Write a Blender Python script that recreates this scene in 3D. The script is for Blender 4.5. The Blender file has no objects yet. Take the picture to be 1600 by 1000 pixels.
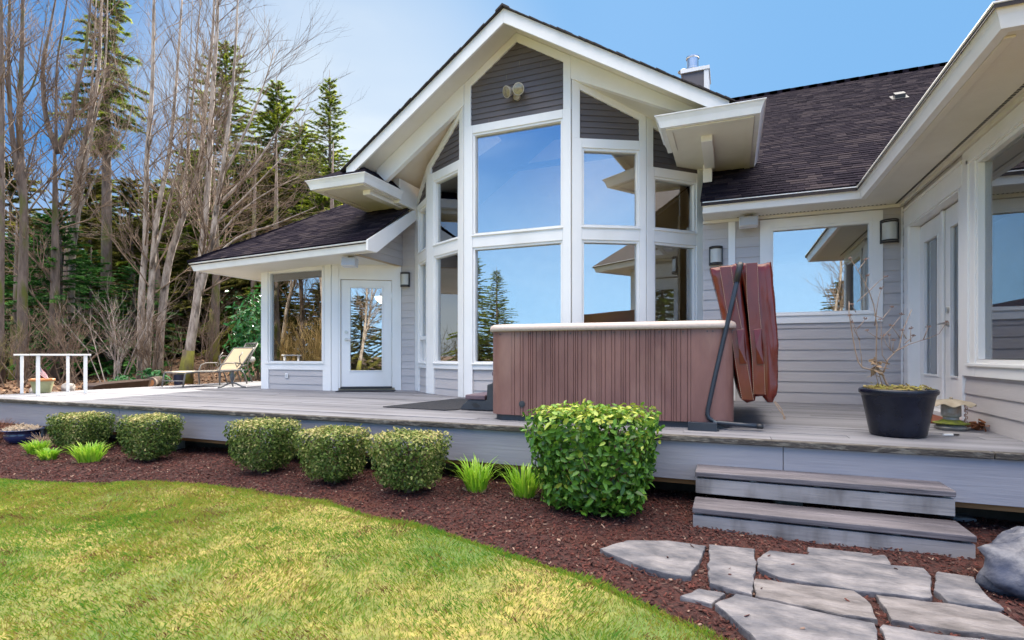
import bpy, bmesh, math, random
import numpy as np
from mathutils import Vector, Matrix

# Axes: X runs right along the house front, Y into the house, Z up; the deck top is z = 0 (metres).
SC = bpy.context.scene
COL = SC.collection
R = math.radians

# ------------------------------------------------------------------ camera
cam_d = bpy.data.cameras.new('camera')
cam = bpy.data.objects.new('camera', cam_d)
COL.objects.link(cam)
cam.location = (0, 0, 0.63)
cam.rotation_euler = (R(90), 0, R(21.92))
cam_d.sensor_width = 36
cam_d.lens = 832 / 1600 * 36
cam_d.shift_x = -9 / 1600
cam_d.shift_y = 55.5 / 1600
cam_d.clip_start = 0.05
cam_d.clip_end = 2000
SC.camera = cam

# ------------------------------------------------------------------ daylight
SUN_EL, SUN_DX, SUN_DY = R(33), -0.20, 0.98      # the sun stands behind the house
EXPO = 1.6
_k = 2 ** -EXPO
col3 = lambda r, g, b: (r * _k, g * _k, b * _k)
AMB = 1.6
SKY_R, SKY_L, SKY_W = col3(0.21, 0.485, 0.86), col3(0.05, 0.285, 0.72), col3(0.88, 0.96, 1.0)
BACK_LOW, BACK_HIGH, BACK_CLOUD = col3(0.60 * AMB, 1.06 * AMB, 1.55 * AMB), col3(0.06 * AMB, 0.28 * AMB, 0.86 * AMB), col3(1.2 * AMB, 1.5 * AMB, 1.8 * AMB)
ZENITH = col3(4.9 * AMB, 4.5 * AMB, 4.05 * AMB)
NK = 0.08
w = bpy.data.worlds.new('World')
SC.world = w
w.use_nodes = True
nt = w.node_tree
nt.nodes.clear()
N = nt.nodes.new
L = nt.links.new
sky = N('ShaderNodeTexSky')
sky.sky_type = 'NISHITA'
sky.sun_disc = False
sky.sun_elevation = SUN_EL
sky.sun_rotation = math.atan2(SUN_DX, SUN_DY)
sky.air_density = 1.0
sky.dust_density = 0.2
sky.ozone_density = 3.0


def vmath(op, a, b=None):
    n = N('ShaderNodeVectorMath')
    n.operation = op
    for i, q in enumerate((a, b)):
        if q is None:
            continue
        if hasattr(q, 'links') or hasattr(q, 'is_linked'):
            L(q, n.inputs[i])
        else:
            n.inputs[i].default_value = q
    return n.outputs['Value'] if op == 'DOT_PRODUCT' else n.outputs['Vector']


def smap(x, a, b):
    n = N('ShaderNodeMapRange')
    n.interpolation_type = 'SMOOTHSTEP'
    n.inputs['From Min'].default_value = a
    n.inputs['From Max'].default_value = b
    L(x, n.inputs['Value'])
    return n.outputs[0]


def mul(a, b, op='MULTIPLY'):
    n = N('ShaderNodeMath')
    n.operation = op
    for i, q in enumerate((a, b)):
        if isinstance(q, (int, float)):
            n.inputs[i].default_value = q
        else:
            L(q, n.inputs[i])
    return n.outputs[0]


def mixc(f, a, b):
    n = N('ShaderNodeMix')
    n.data_type = 'RGBA'
    n.clamp_result = False
    for k, q in (('Factor', f), ('A', a), ('B', b)):
        if isinstance(q, (int, float)):
            n.inputs[k].default_value = q
        elif isinstance(q, tuple):
            n.inputs[k].default_value = (*q, 1)
        else:
            L(q, n.inputs[k])
    return n.outputs['Result']


# a broken spring sky: clear blue over the house, overhead brightened out of view to light the shade, paler blue over the lawn side
tc = N('ShaderNodeTexCoord')
dr = tc.outputs['Generated']
sx = N('ShaderNodeSeparateXYZ')
L(dr, sx.inputs[0])
el = sx.outputs['Z']
front = vmath('DOT_PRODUCT', dr, (-0.3733, 0.9277, 0.0))
west = vmath('DOT_PRODUCT', dr, (-0.9277, -0.3733, 0.0))
nz = N('ShaderNodeTexNoise')
nz.inputs['Scale'].default_value = 2.6
nz.inputs['Detail'].default_value = 5
nz.inputs['Distortion'].default_value = 0.6
mp = N('ShaderNodeMapping')
mp.inputs['Scale'].default_value = (1, 1, 2.6)
L(dr, mp.inputs[0])
L(mp.outputs[0], nz.inputs['Vector'])
wisp = smap(nz.outputs['Fac'], 0.38, 0.72)
blue = mixc(smap(west, -0.05, 0.50), SKY_R, SKY_L)
low = mul(smap(el, 0.32, 0.04), smap(west, -0.05, 0.35))
blob = smap(vmath('DOT_PRODUCT', dr, (-0.575, 0.72, 0.36)), 0.91, 1.0)
veil = mul(mul(low, 0.8), mul(mul(blob, 0.75), mul(mul(wisp, smap(west, -0.05, 0.3)), 0.22), 'ADD'), 'ADD')
n_ = N('ShaderNodeClamp')
L(veil, n_.inputs[0])
fsky = mixc(n_.outputs[0], blue, SKY_W)
bsky = mixc(smap(el, 0.02, 0.50), BACK_LOW, BACK_HIGH)
bsky = mixc(mul(wisp, 0.16), bsky, BACK_CLOUD)
behind = smap(front, 0.15, -0.35)
ring = mixc(behind, fsky, bsky)
zen = smap(mul(el, mul(nz.outputs['Fac'], 0.10), 'ADD'), 0.62, 0.92)
ring = mixc(zen, ring, ZENITH)
nk = N('ShaderNodeMix')
nk.data_type = 'RGBA'
nk.blend_type = 'MULTIPLY'
nk.inputs['Factor'].default_value = 1
L(sky.outputs[0], nk.inputs['A'])
nk.inputs['B'].default_value = (NK, NK, NK, 1)
fin = mixc(0.06, ring, nk.outputs['Result'])
bg = N('ShaderNodeBackground')
bg.inputs['Strength'].default_value = 1.0
out = N('ShaderNodeOutputWorld')
L(fin, bg.inputs['Color'])
L(bg.outputs[0], out.inputs['Surface'])

sl = bpy.data.lights.new('sun', 'SUN')
sl.energy = 4.6
sl.angle = R(0.5)
sl.color = (1.0, 0.93, 0.82)
sun = bpy.data.objects.new('sun', sl)
COL.objects.link(sun)
sun.rotation_euler = Vector((SUN_DX, SUN_DY, math.tan(SUN_EL) * math.hypot(SUN_DX, SUN_DY))).to_track_quat('Z', 'Y').to_euler()
sun.location = (0, 20, 30)

SC.view_settings.view_transform = 'Standard'
SC.view_settings.look = 'None'
SC.view_settings.gamma = 1
SC.view_settings.exposure = EXPO
SC.cycles.max_bounces = 8
SC.cycles.transparent_max_bounces = 12

# ------------------------------------------------------------------ helpers
BASE = {}


class MB:
    """collects faces for one mesh object"""

    def __init__(s):
        s.v = []
        s.f = []

    def add(s, vs, fs):
        o = len(s.v)
        s.v += [tuple(p) for p in vs]
        s.f += [tuple(i + o for i in f) for f in fs]
        return s

    def hexa(s, o, ex, ey, ez):
        o, ex, ey, ez = map(Vector, (o, ex, ey, ez))
        p = [o, o + ex, o + ex + ey, o + ey]
        p += [q + ez for q in p]
        fl = [(0, 3, 2, 1), (4, 5, 6, 7), (0, 1, 5, 4), (1, 2, 6, 5), (2, 3, 7, 6), (3, 0, 4, 7)]
        if ex.cross(ey).dot(ez) < 0:
            fl = [f[::-1] for f in fl]
        return s.add(p, fl)

    def box(s, x0, x1, y0, y1, z0, z1):
        return s.hexa((x0, y0, z0), (x1 - x0, 0, 0), (0, y1 - y0, 0), (0, 0, z1 - z0))

    def prism(s, pts, ext):
        pts = [Vector(p) for p in pts]
        ext = Vector(ext)
        n = len(pts)
        nor = Vector()
        for i in range(n):
            nor += pts[i].cross(pts[(i + 1) % n])
        if nor.dot(ext) > 0:
            pts = pts[::-1]
        q = pts + [p + ext for p in pts]
        fs = [tuple(range(n)), tuple(range(2 * n - 1, n - 1, -1))]
        fs += [(i, i + n, (i + 1) % n + n, (i + 1) % n) for i in range(n)]
        return s.add(q, fs)

    def tube(s, pts, rad, n=8, cap=True):
        pts = [Vector(p) for p in pts]
        if not hasattr(rad, '__len__'):
            rad = [rad] * len(pts)
        rings = []
        up = None
        for i, p in enumerate(pts):
            d = (pts[min(i + 1, len(pts) - 1)] - pts[max(i - 1, 0)]).normalized()
            if up is None:
                up = Vector((0, 0, 1)) if abs(d.z) < 0.9 else Vector((1, 0, 0))
            a = d.cross(up)
            if a.length < 1e-6:
                a = d.orthogonal()
            a.normalize()
            b = a.cross(d)
            up = b
            rings.append([p + (a * math.cos(t) + b * math.sin(t)) * rad[i] for t in [2 * math.pi * k / n for k in range(n)]])
        vs = [q for r in rings for q in r]
        fs = []
        for i in range(len(pts) - 1):
            for k in range(n):
                k2 = (k + 1) % n
                fs.append((i * n + k, i * n + k2, (i + 1) * n + k2, (i + 1) * n + k))
        if cap:
            fs.append(tuple(range(n - 1, -1, -1)))
            fs.append(tuple(range((len(pts) - 1) * n, len(pts) * n)))
        return s.add(vs, fs)

    def lathe(s, prof, c=(0, 0, 0), n=32, wob=0, ph=0, lobes=0):
        c = Vector(c)
        vs = []
        for r, z in prof:
            for k in range(n):
                t = 2 * math.pi * k / n
                rr = r * (1 + wob * math.sin(lobes * t + ph))
                vs.append(c + Vector((rr * math.cos(t), rr * math.sin(t), z)))
        fs = []
        for i in range(len(prof) - 1):
            for k in range(n):
                k2 = (k + 1) % n
                fs.append((i * n + k, i * n + k2, (i + 1) * n + k2, (i + 1) * n + k))
        if prof[0][0] > 1e-4:
            fs.append(tuple(range(n - 1, -1, -1)))
        if prof[-1][0] > 1e-4:
            fs.append(tuple(range((len(prof) - 1) * n, len(prof) * n)))
        return s.add(vs, fs)

    def sweep(s, path, prof, closed_ends=True):
        """prof (out, z) swept along a plan polyline; 'out' is to the right of the direction of travel"""
        n = len(path)
        m = len(prof)
        pv = [Vector(p) for p in path]
        vs = []
        for i in range(n):
            ds = []
            if i > 0:
                ds.append((pv[i] - pv[i - 1]).to_2d().normalized())
            if i < n - 1:
                ds.append((pv[i + 1] - pv[i]).to_2d().normalized())
            ns = [Vector((d.y, -d.x)) for d in ds]
            nn = ns[0] if len(ns) == 1 else (ns[0] + ns[1]) / (1 + ns[0].dot(ns[1]))
            for o, z in prof:
                vs.append((pv[i].x + nn.x * o, pv[i].y + nn.y * o, pv[i].z + z))
        fs = []
        for i in range(n - 1):
            for k in range(m):
                k2 = (k + 1) % m
                fs.append((i * m + k, i * m + k2, (i + 1) * m + k2, (i + 1) * m + k))
        if closed_ends:
            fs.append(tuple(range(m - 1, -1, -1)))
            fs.append(tuple(range((n - 1) * m, n * m)))
        return s.add(vs, fs)

    def build(s, name, mat, parent=None, smooth=False, bevel=0, base=None, rnd=None):
        b = Vector(base) if base is not None else (BASE.get(parent.name, Vector()) if parent else Vector())
        me = bpy.data.meshes.new(name)
        me.from_pydata([(p[0] - b.x, p[1] - b.y, p[2] - b.z) for p in s.v], [], s.f)
        me.materials.append(mat)
        o = bpy.data.objects.new(name, me)
        COL.objects.link(o)
        if parent:
            o.parent = parent
            BASE[o.name] = b
        else:
            o.location = b
            BASE[o.name] = b
        bm = bmesh.new()
        bm.from_mesh(me)
        bmesh.ops.recalc_face_normals(bm, faces=bm.faces)
        if bevel:
            bmesh.ops.remove_doubles(bm, verts=bm.verts, dist=1e-5)
            es = [e for e in bm.edges if e.is_manifold and e.calc_face_angle(0) > 0.5]
            bmesh.ops.bevel(bm, geom=es, offset=bevel, segments=2, profile=0.5, affect='EDGES', clamp_overlap=True)
        bm.to_mesh(me)
        bm.free()
        if smooth:
            for p in me.polygons:
                p.use_smooth = True
            if smooth != 'all':
                try:
                    me.set_sharp_from_angle(angle=R(40))
                except Exception:
                    pass
        if rnd is not None:
            a = me.attributes.new('rnd', 'FLOAT', 'FACE')
            a.data.foreach_set('value', rnd)
        return o


def pieces(mb):
    """the separate pieces of a collected mesh, each as its own MB"""
    par = list(range(len(mb.v)))

    def find(i):
        while par[i] != i:
            par[i] = par[par[i]]
            i = par[i]
        return i
    for f in mb.f:
        for i in f[1:]:
            par[find(i)] = find(f[0])
    res = {}
    for f in mb.f:
        q, mp_ = res.setdefault(find(f[0]), (MB(), {}))
        g = []
        for i in f:
            if i not in mp_:
                mp_[i] = len(q.v)
                q.v.append(mb.v[i])
            g.append(mp_[i])
        q.f.append(tuple(g))
    return [q for q, _ in res.values()]


def np_mesh(name, V, F, mat, parent=None, rnd=None, base=(0, 0, 0), smooth=False):
    """mesh from arrays: V (n,3) and F (m,k)"""
    b = Vector(base)
    if parent and base == (0, 0, 0):
        b = BASE.get(parent.name, Vector())
    me = bpy.data.meshes.new(name)
    V = np.asarray(V, np.float32) - np.array(b, np.float32)
    F = np.asarray(F, np.int32)
    m, k = F.shape
    me.vertices.add(len(V))
    me.vertices.foreach_set('co', V.ravel())
    me.loops.add(m * k)
    me.loops.foreach_set('vertex_index', F.ravel())
    me.polygons.add(m)
    me.polygons.foreach_set('loop_start', np.arange(0, m * k, k, dtype=np.int32))
    me.polygons.foreach_set('loop_total', np.full(m, k, np.int32))
    if smooth:
        me.polygons.foreach_set('use_smooth', np.ones(m, bool))
    me.update(calc_edges=True)
    if rnd is not None:
        a = me.attributes.new('rnd', 'FLOAT', 'FACE')
        a.data.foreach_set('value', np.asarray(rnd, np.float32))
    me.materials.append(mat)
    o = bpy.data.objects.new(name, me)
    COL.objects.link(o)
    if parent:
        o.parent = parent
    else:
        o.location = b
    BASE[o.name] = b
    return o


def tag(o, label=None, cat=None, group=None, kind=None):
    if label:
        o['label'] = label
    if cat:
        o['category'] = cat
    if group:
        o['group'] = group
    if kind:
        o['kind'] = kind
    return o


def thing(name, label, cat, loc, group=None):
    o = bpy.data.objects.new(name, None)
    o.empty_display_size = 0.1
    COL.objects.link(o)
    o.location = loc
    BASE[o.name] = Vector(loc)
    return tag(o, label, cat, group)


def copy_tree(o, loc, rot=None, scale=None, label=None, group=None):
    c = o.copy()
    COL.objects.link(c)
    c.location = loc
    if rot is not None:
        c.rotation_euler = rot
    if scale is not None:
        c.scale = scale
    if label:
        c['label'] = label
    if group:
        c['group'] = group
    for ch in list(o.children):
        d = ch.copy()
        COL.objects.link(d)
        d.parent = c
        for g in list(ch.children):
            e = g.copy()
            COL.objects.link(e)
            e.parent = d
    return c


# ------------------------------------------------------------------ materials
def pmat(name, c1, c2=None, rough=0.6, scale=(4, 4, 4), detail=4, lo=0.35, hi=0.65, bump=0.0, bscale=None, spec=0.5,
         metal=0.0, rnd=None, translucent=0.0, third=None, coat=0.0, sheen=0.0):
    """procedural principled material: noise between two colours, optional patches, random per-face tint and bump"""
    m = bpy.data.materials.new(name)
    m.use_nodes = True
    t = m.node_tree
    t.nodes.clear()
    n = t.nodes.new
    l = t.links.new
    o = n('ShaderNodeOutputMaterial')
    p = n('ShaderNodeBsdfPrincipled')
    p.inputs['Roughness'].default_value = rough
    p.inputs['Metallic'].default_value = metal
    p.inputs['Specular IOR Level'].default_value = spec
    p.inputs['Coat Weight'].default_value = coat
    tc = n('ShaderNodeTexCoord')
    mp = n('ShaderNodeMapping')
    mp.inputs['Scale'].default_value = scale
    l(tc.outputs['Object'], mp.inputs['Vector'])
    nz = n('ShaderNodeTexNoise')
    nz.inputs['Scale'].default_value = 1
    nz.inputs['Detail'].default_value = detail
    nz.inputs['Roughness'].default_value = 0.62
    l(mp.outputs[0], nz.inputs['Vector'])
    rp = n('ShaderNodeValToRGB')
    rp.color_ramp.elements[0].position = lo
    rp.color_ramp.elements[1].position = hi
    rp.color_ramp.elements[0].color = (*c1, 1)
    rp.color_ramp.elements[1].color = (*(c2 or c1), 1)
    l(nz.outputs['Fac'], rp.inputs[0])
    col = rp.outputs[0]
    if third:                                   # larger patches of a third colour: (colour, scale vec, lo, hi)
        mp3 = n('ShaderNodeMapping')
        mp3.inputs['Scale'].default_value = third[1]
        mp3.inputs['Location'].default_value = (3.3, 7.1, 1.7)
        l(tc.outputs['Object'], mp3.inputs['Vector'])
        n3 = n('ShaderNodeTexNoise')
        n3.inputs['Scale'].default_value = 1
        n3.inputs['Detail'].default_value = 5
        l(mp3.outputs[0], n3.inputs['Vector'])
        mr = n('ShaderNodeMapRange')
        mr.inputs['From Min'].default_value = third[2]
        mr.inputs['From Max'].default_value = third[3]
        l(n3.outputs['Fac'], mr.inputs['Value'])
        mx = n('ShaderNodeMix')
        mx.data_type = 'RGBA'
        l(mr.outputs[0], mx.inputs['Factor'])
        l(col, mx.inputs['A'])
        mx.inputs['B'].default_value = (*third[0], 1)
        col = mx.outputs['Result']
    if rnd:                                     # per-face tint: (colour at 0, colour at 1, amount)
        at = n('ShaderNodeAttribute')
        at.attribute_name = 'rnd'
        r2 = n('ShaderNodeValToRGB')
        cols = rnd[0]
        el = r2.color_ramp.elements
        el[0].color = (*cols[0], 1)
        el[1].color = (*cols[-1], 1)
        for i in range(1, len(cols) - 1):
            e = el.new(i / (len(cols) - 1))
            e.color = (*cols[i], 1)
        l(at.outputs['Fac'], r2.inputs[0])
        mx = n('ShaderNodeMix')
        mx.data_type = 'RGBA'
        mx.inputs['Factor'].default_value = rnd[1]
        l(col, mx.inputs['A'])
        l(r2.outputs[0], mx.inputs['B'])
        col = mx.outputs['Result']
    l(col, p.inputs['Base Color'])
    if bump:
        mp2 = n('ShaderNodeMapping')
        mp2.inputs['Scale'].default_value = bscale or scale
        l(tc.outputs['Object'], mp2.inputs['Vector'])
        n2 = n('ShaderNodeTexNoise')
        n2.inputs['Scale'].default_value = 1
        n2.inputs['Detail'].default_value = 6
        l(mp2.outputs[0], n2.inputs['Vector'])
        bp = n('ShaderNodeBump')
        bp.inputs['Strength'].default_value = min(1, bump)
        bp.inputs['Distance'].default_value = 0.01 * max(1, bump)
        l(n2.outputs['Fac'], bp.inputs['Height'])
        l(bp.outputs[0], p.inputs['Normal'])
    sh = p.outputs[0]
    if translucent:
        tr = n('ShaderNodeBsdfTranslucent')
        l(col, tr.inputs['Color'])
        ms = n('ShaderNodeMixShader')
        ms.inputs[0].default_value = translucent
        l(p.outputs[0], ms.inputs[1])
        l(tr.outputs[0], ms.inputs[2])
        sh = ms.outputs[0]
    l(sh, o.inputs['Surface'])
    return m


def glass_mat(name, base=0.27, tint=(0.76, 0.80, 0.79), gl=(0.95, 0.97, 1.0)):
    m = bpy.data.materials.new(name)
    m.use_nodes = True
    t = m.node_tree
    t.nodes.clear()
    n = t.nodes.new
    l = t.links.new
    o = n('ShaderNodeOutputMaterial')
    tr = n('ShaderNodeBsdfTransparent')
    tr.inputs[0].default_value = (*tint, 1)
    g = n('ShaderNodeBsdfGlossy')
    g.inputs['Roughness'].default_value = 0.0
    g.inputs['Color'].default_value = (*gl, 1)
    tc = n('ShaderNodeTexCoord')
    nz = n('ShaderNodeTexNoise')
    nz.inputs['Scale'].default_value = 0.9
    nz.inputs['Detail'].default_value = 1
    l(tc.outputs['Object'], nz.inputs['Vector'])
    bp = n('ShaderNodeBump')
    bp.inputs['Strength'].default_value = 0.12
    bp.inputs['Distance'].default_value = 0.02
    l(nz.outputs['Fac'], bp.inputs['Height'])
    l(bp.outputs[0], g.inputs['Normal'])
    lw = n('ShaderNodeFresnel')
    lw.inputs['IOR'].default_value = 1.5
    ma = n('ShaderNodeMath')
    ma.operation = 'MULTIPLY_ADD'
    l(lw.outputs[0], ma.inputs[0])
    ma.inputs[1].default_value = 1.0 - base
    ma.inputs[2].default_value = base
    mx = n('ShaderNodeMixShader')
    l(ma.outputs[0], mx.inputs[0])
    l(tr.outputs[0], mx.inputs[1])
    l(g.outputs[0], mx.inputs[2])
    l(mx.outputs[0], o.inputs['Surface'])
    return m


M = {}
M['white'] = pmat('white_paint', (0.80, 0.79, 0.77), (0.75, 0.74, 0.72), 0.45, (1.5, 1.5, 0.6), bump=0.10, bscale=(25, 25, 25), third=((0.66, 0.65, 0.61), (1.3, 1.3, 0.5), 0.56, 0.80))
M['soffit'] = pmat('soffit_paint', (0.74, 0.71, 0.64), (0.66, 0.63, 0.55), 0.6, (1.2, 1.2, 1.2), bump=0.15, bscale=(60, 60, 60))
M['gutter'] = pmat('white_gutter_enamel', (0.80, 0.80, 0.80), (0.72, 0.72, 0.72), 0.3, (3, 3, 1.5), bump=0.05, bscale=(8, 8, 8))
M['siding'] = pmat('grey_siding_paint', (0.43, 0.40, 0.395), (0.48, 0.45, 0.44), 0.6, (1.2, 1.2, 9), bump=0.22, bscale=(9, 9, 120))
M['siding_dark'] = pmat('darker_siding', (0.092, 0.080, 0.084), (0.112, 0.098, 0.10), 0.6, (1.2, 1.2, 9), bump=0.22, bscale=(9, 9, 120))  # gable and chimney boards, darker than the lower walls
M['room'] = pmat('room_paint', (0.46, 0.36, 0.24), (0.40, 0.31, 0.20), 0.8)
M['roomfloor'] = pmat('room_floor', (0.16, 0.10, 0.06), (0.10, 0.06, 0.04), 0.4, (2, 14, 2))
M['wood'] = pmat('window_oak', (0.42, 0.24, 0.10), (0.34, 0.18, 0.07), 0.5, (4, 4, 30))
M['glass'] = glass_mat('window_glass')
M['metal'] = pmat('brushed_steel', (0.62, 0.60, 0.57), (0.5, 0.49, 0.47), 0.3, metal=1.0)
M['black'] = pmat('black_enamel', (0.018, 0.018, 0.02), (0.03, 0.03, 0.033), 0.4)
M['deckwood'] = pmat('weathered_deck', (0.14, 0.14, 0.158), (0.235, 0.235, 0.258), 0.7, (0.9, 16, 10), bump=0.5, bscale=(2.5, 60, 60),
                     rnd=(((0.125, 0.125, 0.14), (0.20, 0.20, 0.22), (0.27, 0.268, 0.29)), 0.55), third=((0.07, 0.066, 0.07), (0.5, 4.5, 1), 0.52, 0.68))
M['deckedge'] = pmat('mossy_deck_edge', (0.05, 0.043, 0.038), (0.21, 0.195, 0.165), 0.9, (9, 30, 30), lo=0.46, hi=0.72, bump=1.0, bscale=(30, 60, 60),
                     third=((0.05, 0.045, 0.035), (3, 9, 9), 0.5, 0.65))
M['fascia'] = pmat('blue_grey_deck_paint', (0.225, 0.225, 0.262), (0.27, 0.268, 0.30), 0.55, (1.1, 4, 6), bump=0.25, bscale=(3, 60, 60),
                   third=((0.22, 0.22, 0.245), (0.7, 1, 2.5), 0.55, 0.75))
M['cedar'] = pmat('raw_cedar', (0.32, 0.15, 0.05), (0.20, 0.09, 0.03), 0.8, (2, 20, 20))
M['dark'] = pmat('shaded_timber', (0.035, 0.028, 0.022), (0.06, 0.045, 0.035), 0.9)
M['concrete'] = pmat('pier_stone', (0.22, 0.215, 0.20), (0.32, 0.31, 0.29), 0.9, (12, 12, 12), bump=0.6)
M['shingle'] = pmat('asphalt_shingle', (0.013, 0.0105, 0.017), (0.028, 0.023, 0.032), 0.8, (30, 30, 30), bump=0.6, bscale=(160, 160, 160),
                    rnd=(((0.007, 0.006, 0.011), (0.018, 0.0145, 0.022), (0.058, 0.047, 0.050)), 0.6), spec=0.02)
M['shingle_edge'] = pmat('shingle_edge', (0.018, 0.014, 0.017), (0.034, 0.025, 0.024), 0.8, (20, 20, 20))


class Fr:
    """a wall plane seen from outside: s along it, z up, d outwards"""

    def __init__(s, p0, p1):
        s.p = Vector((p0[0], p0[1], 0))
        s.q = Vector((p1[0], p1[1], 0))
        s.L = (s.q - s.p).length
        s.e = (s.q - s.p) / s.L
        s.n = Vector((s.e.y, -s.e.x, 0))

    def at(s, a, z, d=0):
        return s.p + s.e * a + s.n * d + Vector((0, 0, z))

    def box(s, mb, a0, a1, z0, z1, d0, d1):
        return mb.hexa(s.at(a0, z0, d0), s.e * (a1 - a0), s.n * (d1 - d0), (0, 0, z1 - z0))

    def poly(s, mb, pts, d0, d1):
        return mb.prism([s.at(a, z, d0) for a, z in pts], s.n * (d1 - d0))


def clip_poly(pts, poly):
    """clip pts by a convex counter-clockwise polygon"""
    for i in range(len(poly)):
        a = poly[i]
        b = poly[(i + 1) % len(poly)]
        res = []
        f = lambda p: (b[0] - a[0]) * (p[1] - a[1]) - (b[1] - a[1]) * (p[0] - a[0])
        for j in range(len(pts)):
            p = pts[j]
            q = pts[(j + 1) % len(pts)]
            fp, fq = f(p), f(q)
            if fp >= 0:
                res.append(p)
            if fp * fq < 0:
                t = fp / (fp - fq)
                res.append((p[0] + (q[0] - p[0]) * t, p[1] + (q[1] - p[1]) * t))
        pts = res
        if len(pts) < 3:
            return []
    return pts


def siding(mb, fr, s0, s1, z0, z1, exp, holes=(), clip=None, th=0.0115, zref=0.0):
    """lapped boards: every course leans out at its foot and has an underside lip"""
    k = math.floor((z0 - zref) / exp)
    while zref + k * exp < z1 - 1e-6:
        za0 = zref + k * exp
        zb0 = za0 + exp
        cuts = sorted({max(za0, z0), min(zb0, z1)} | {c for h in holes for c in h[2:4] if max(za0, z0) < c < min(zb0, z1)})
        for za, zb in zip(cuts, cuts[1:]):
            iv = [(s0, s1)]
            for h in holes:
                if h[2] < zb - 1e-6 and h[3] > za + 1e-6:
                    nv = []
                    for a, b in iv:
                        if h[1] <= a or h[0] >= b:
                            nv.append((a, b))
                        else:
                            if h[0] > a:
                                nv.append((a, h[0]))
                            if h[1] < b:
                                nv.append((h[1], b))
                    iv = nv
            if s1 - s0 > 1.1 and za == za0 and int(k * 7919) % 10 < 4:     # butt joint somewhere along the course
                j = s0 + (s1 - s0) * (0.2 + 0.6 * ((k * 0.618) % 1.0))
                iv = [q for a, b in iv for q in (((a, j - 0.0015), (j + 0.0015, b)) if a + 0.05 < j < b - 0.05 else ((a, b),))]
            for a, b in iv:
                p = [(a, za), (b, za), (b, zb), (a, zb)]
                if clip:
                    p = clip_poly(p, clip)
                if len(p) < 3:
                    continue
                dd = lambda z: 0.004 + th * (1 - (z - za0) / exp)
                vs = [fr.at(x, z, dd(z)) for x, z in p]
                mb.add(vs, [tuple(range(len(vs)))])
                if za == za0:
                    zz = min(z for _, z in p)
                    lo = [x for x, z in p if abs(z - zz) < 1e-6]
                    if len(lo) >= 2:
                        u, v = min(lo), max(lo)
                        mb.add([fr.at(u, zz, 0), fr.at(v, zz, 0), fr.at(v, zz, dd(zz)), fr.at(u, zz, dd(zz))], [(0, 1, 2, 3)])
        k += 1
    return mb


def backing(mb, fr, s0, s1, z0, z1, holes=(), th=0.12):
    """the solid wall behind the boards, left open at the windows"""
    zs = sorted({z0, z1} | {c for h in holes for c in h[2:4]})
    for za, zb in zip(zs, zs[1:]):
        xs = [(s0, s1)]
        for h in holes:
            if h[2] <= za + 1e-6 and h[3] >= zb - 1e-6:
                nv = []
                for a, b in xs:
                    if h[1] <= a or h[0] >= b:
                        nv.append((a, b))
                    else:
                        if h[0] > a:
                            nv.append((a, h[0]))
                        if h[1] < b:
                            nv.append((h[1], b))
                xs = nv
        for a, b in xs:
            fr.box(mb, a, b, za, zb, -th, 0)
    return mb


def shingles(o, ex, es, rows, exp, x0f, x1f, tab=0.24, seed=1, lift=0.012):
    """courses of overlapping shingle tabs on a roof plane: o eave origin, ex along the eave, es up the slope"""
    rg = random.Random(seed)
    o, ex, es = Vector(o), Vector(ex).normalized(), Vector(es).normalized()
    nn = ex.cross(es).normalized()
    if nn.z < 0:
        nn = -nn
    V, F, C = [], [], []
    for r in range(rows):
        y = r * exp
        a, b = x0f(y), x1f(y)
        if b - a < 0.02:
            continue
        x = a - rg.random() * tab
        while x < b:
            wd = tab * rg.uniform(0.55, 1.25)
            xa, xb = max(x, a), min(x + wd - 0.004, b)
            x += wd
            if xb - xa < 0.01:
                continue
            l0 = lift * 0.75 + rg.choice((0, 0, 0.002, 0.004)) + rg.uniform(0, 0.002)
            dy = rg.uniform(-0.0025, 0.0025)
            p = lambda X, Y, h: o + ex * X + es * Y + nn * h
            i = len(V)
            V += [p(xa, y + dy, l0), p(xb, y + dy, l0), p(xb, y + exp * 1.25, 0.004), p(xa, y + exp * 1.25, 0.004),
                  p(xa, y + dy, -0.01), p(xb, y + dy, -0.01), p(xb, y + exp * 1.25, -0.01), p(xa, y + exp * 1.25, -0.01)]
            F += [(i, i + 1, i + 2, i + 3), (i + 4, i + 5, i + 1, i), (i + 5, i + 6, i + 2, i + 1), (i + 7, i + 4, i, i + 3)]
            c = rg.random()
            C += [c, c, c, c]
    return V, F, C


GUT = [(0.0, -0.135), (0.055, -0.135), (0.075, -0.07), (0.078, -0.062), (0.10, -0.02), (0.115, -0.008), (0.115, 0.0), (0.0, 0.0)]

# ================================================================== HOUSE
house = thing('house', 'grey lap-sided house with white trim, tall gabled window bay and dark shingle roofs', 'house', (-2.9, 8.0, 0))
CX = -2.88                                      # ridge of the gable
P = [(CX - 2.37, 8.2), (-4.653, 7.637), (-3.723, 7.136), (-2.067, 7.136), (-1.137, 7.637), (-0.402, 8.328)]
FL2, FL1, FC, FR1, FR2 = [Fr(P[i], P[i + 1]) for i in range(5)]
FN = Fr((-8.292, 7.582), (-6.628, 7.582))       # nook window wall
FD = Fr((-6.628, 7.582), (-5.586, 8.2))         # nook door wall
FNL = Fr((-9.2, 8.49), (-8.292, 7.582))
FLW = Fr((-5.586, 8.2), (CX - 2.37, 8.2))
FB = Fr((-0.385, 8.016), (2.0, 8.016))          # wall behind the tub
FW = Fr((2.0, 8.016), (2.0, 4.45))              # right wing
FWF = Fr((2.0, 4.45), (7.0, 4.45))


def zr(u):
    return 5.369 - (0.687 * (CX - u) if u < CX else 0.62 * (u - CX))


def zi(u):
    d = abs(u - CX)
    return zr(u) - 0.40 if u < CX else 4.45 - 0.50 * (d - 0.84)


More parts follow.
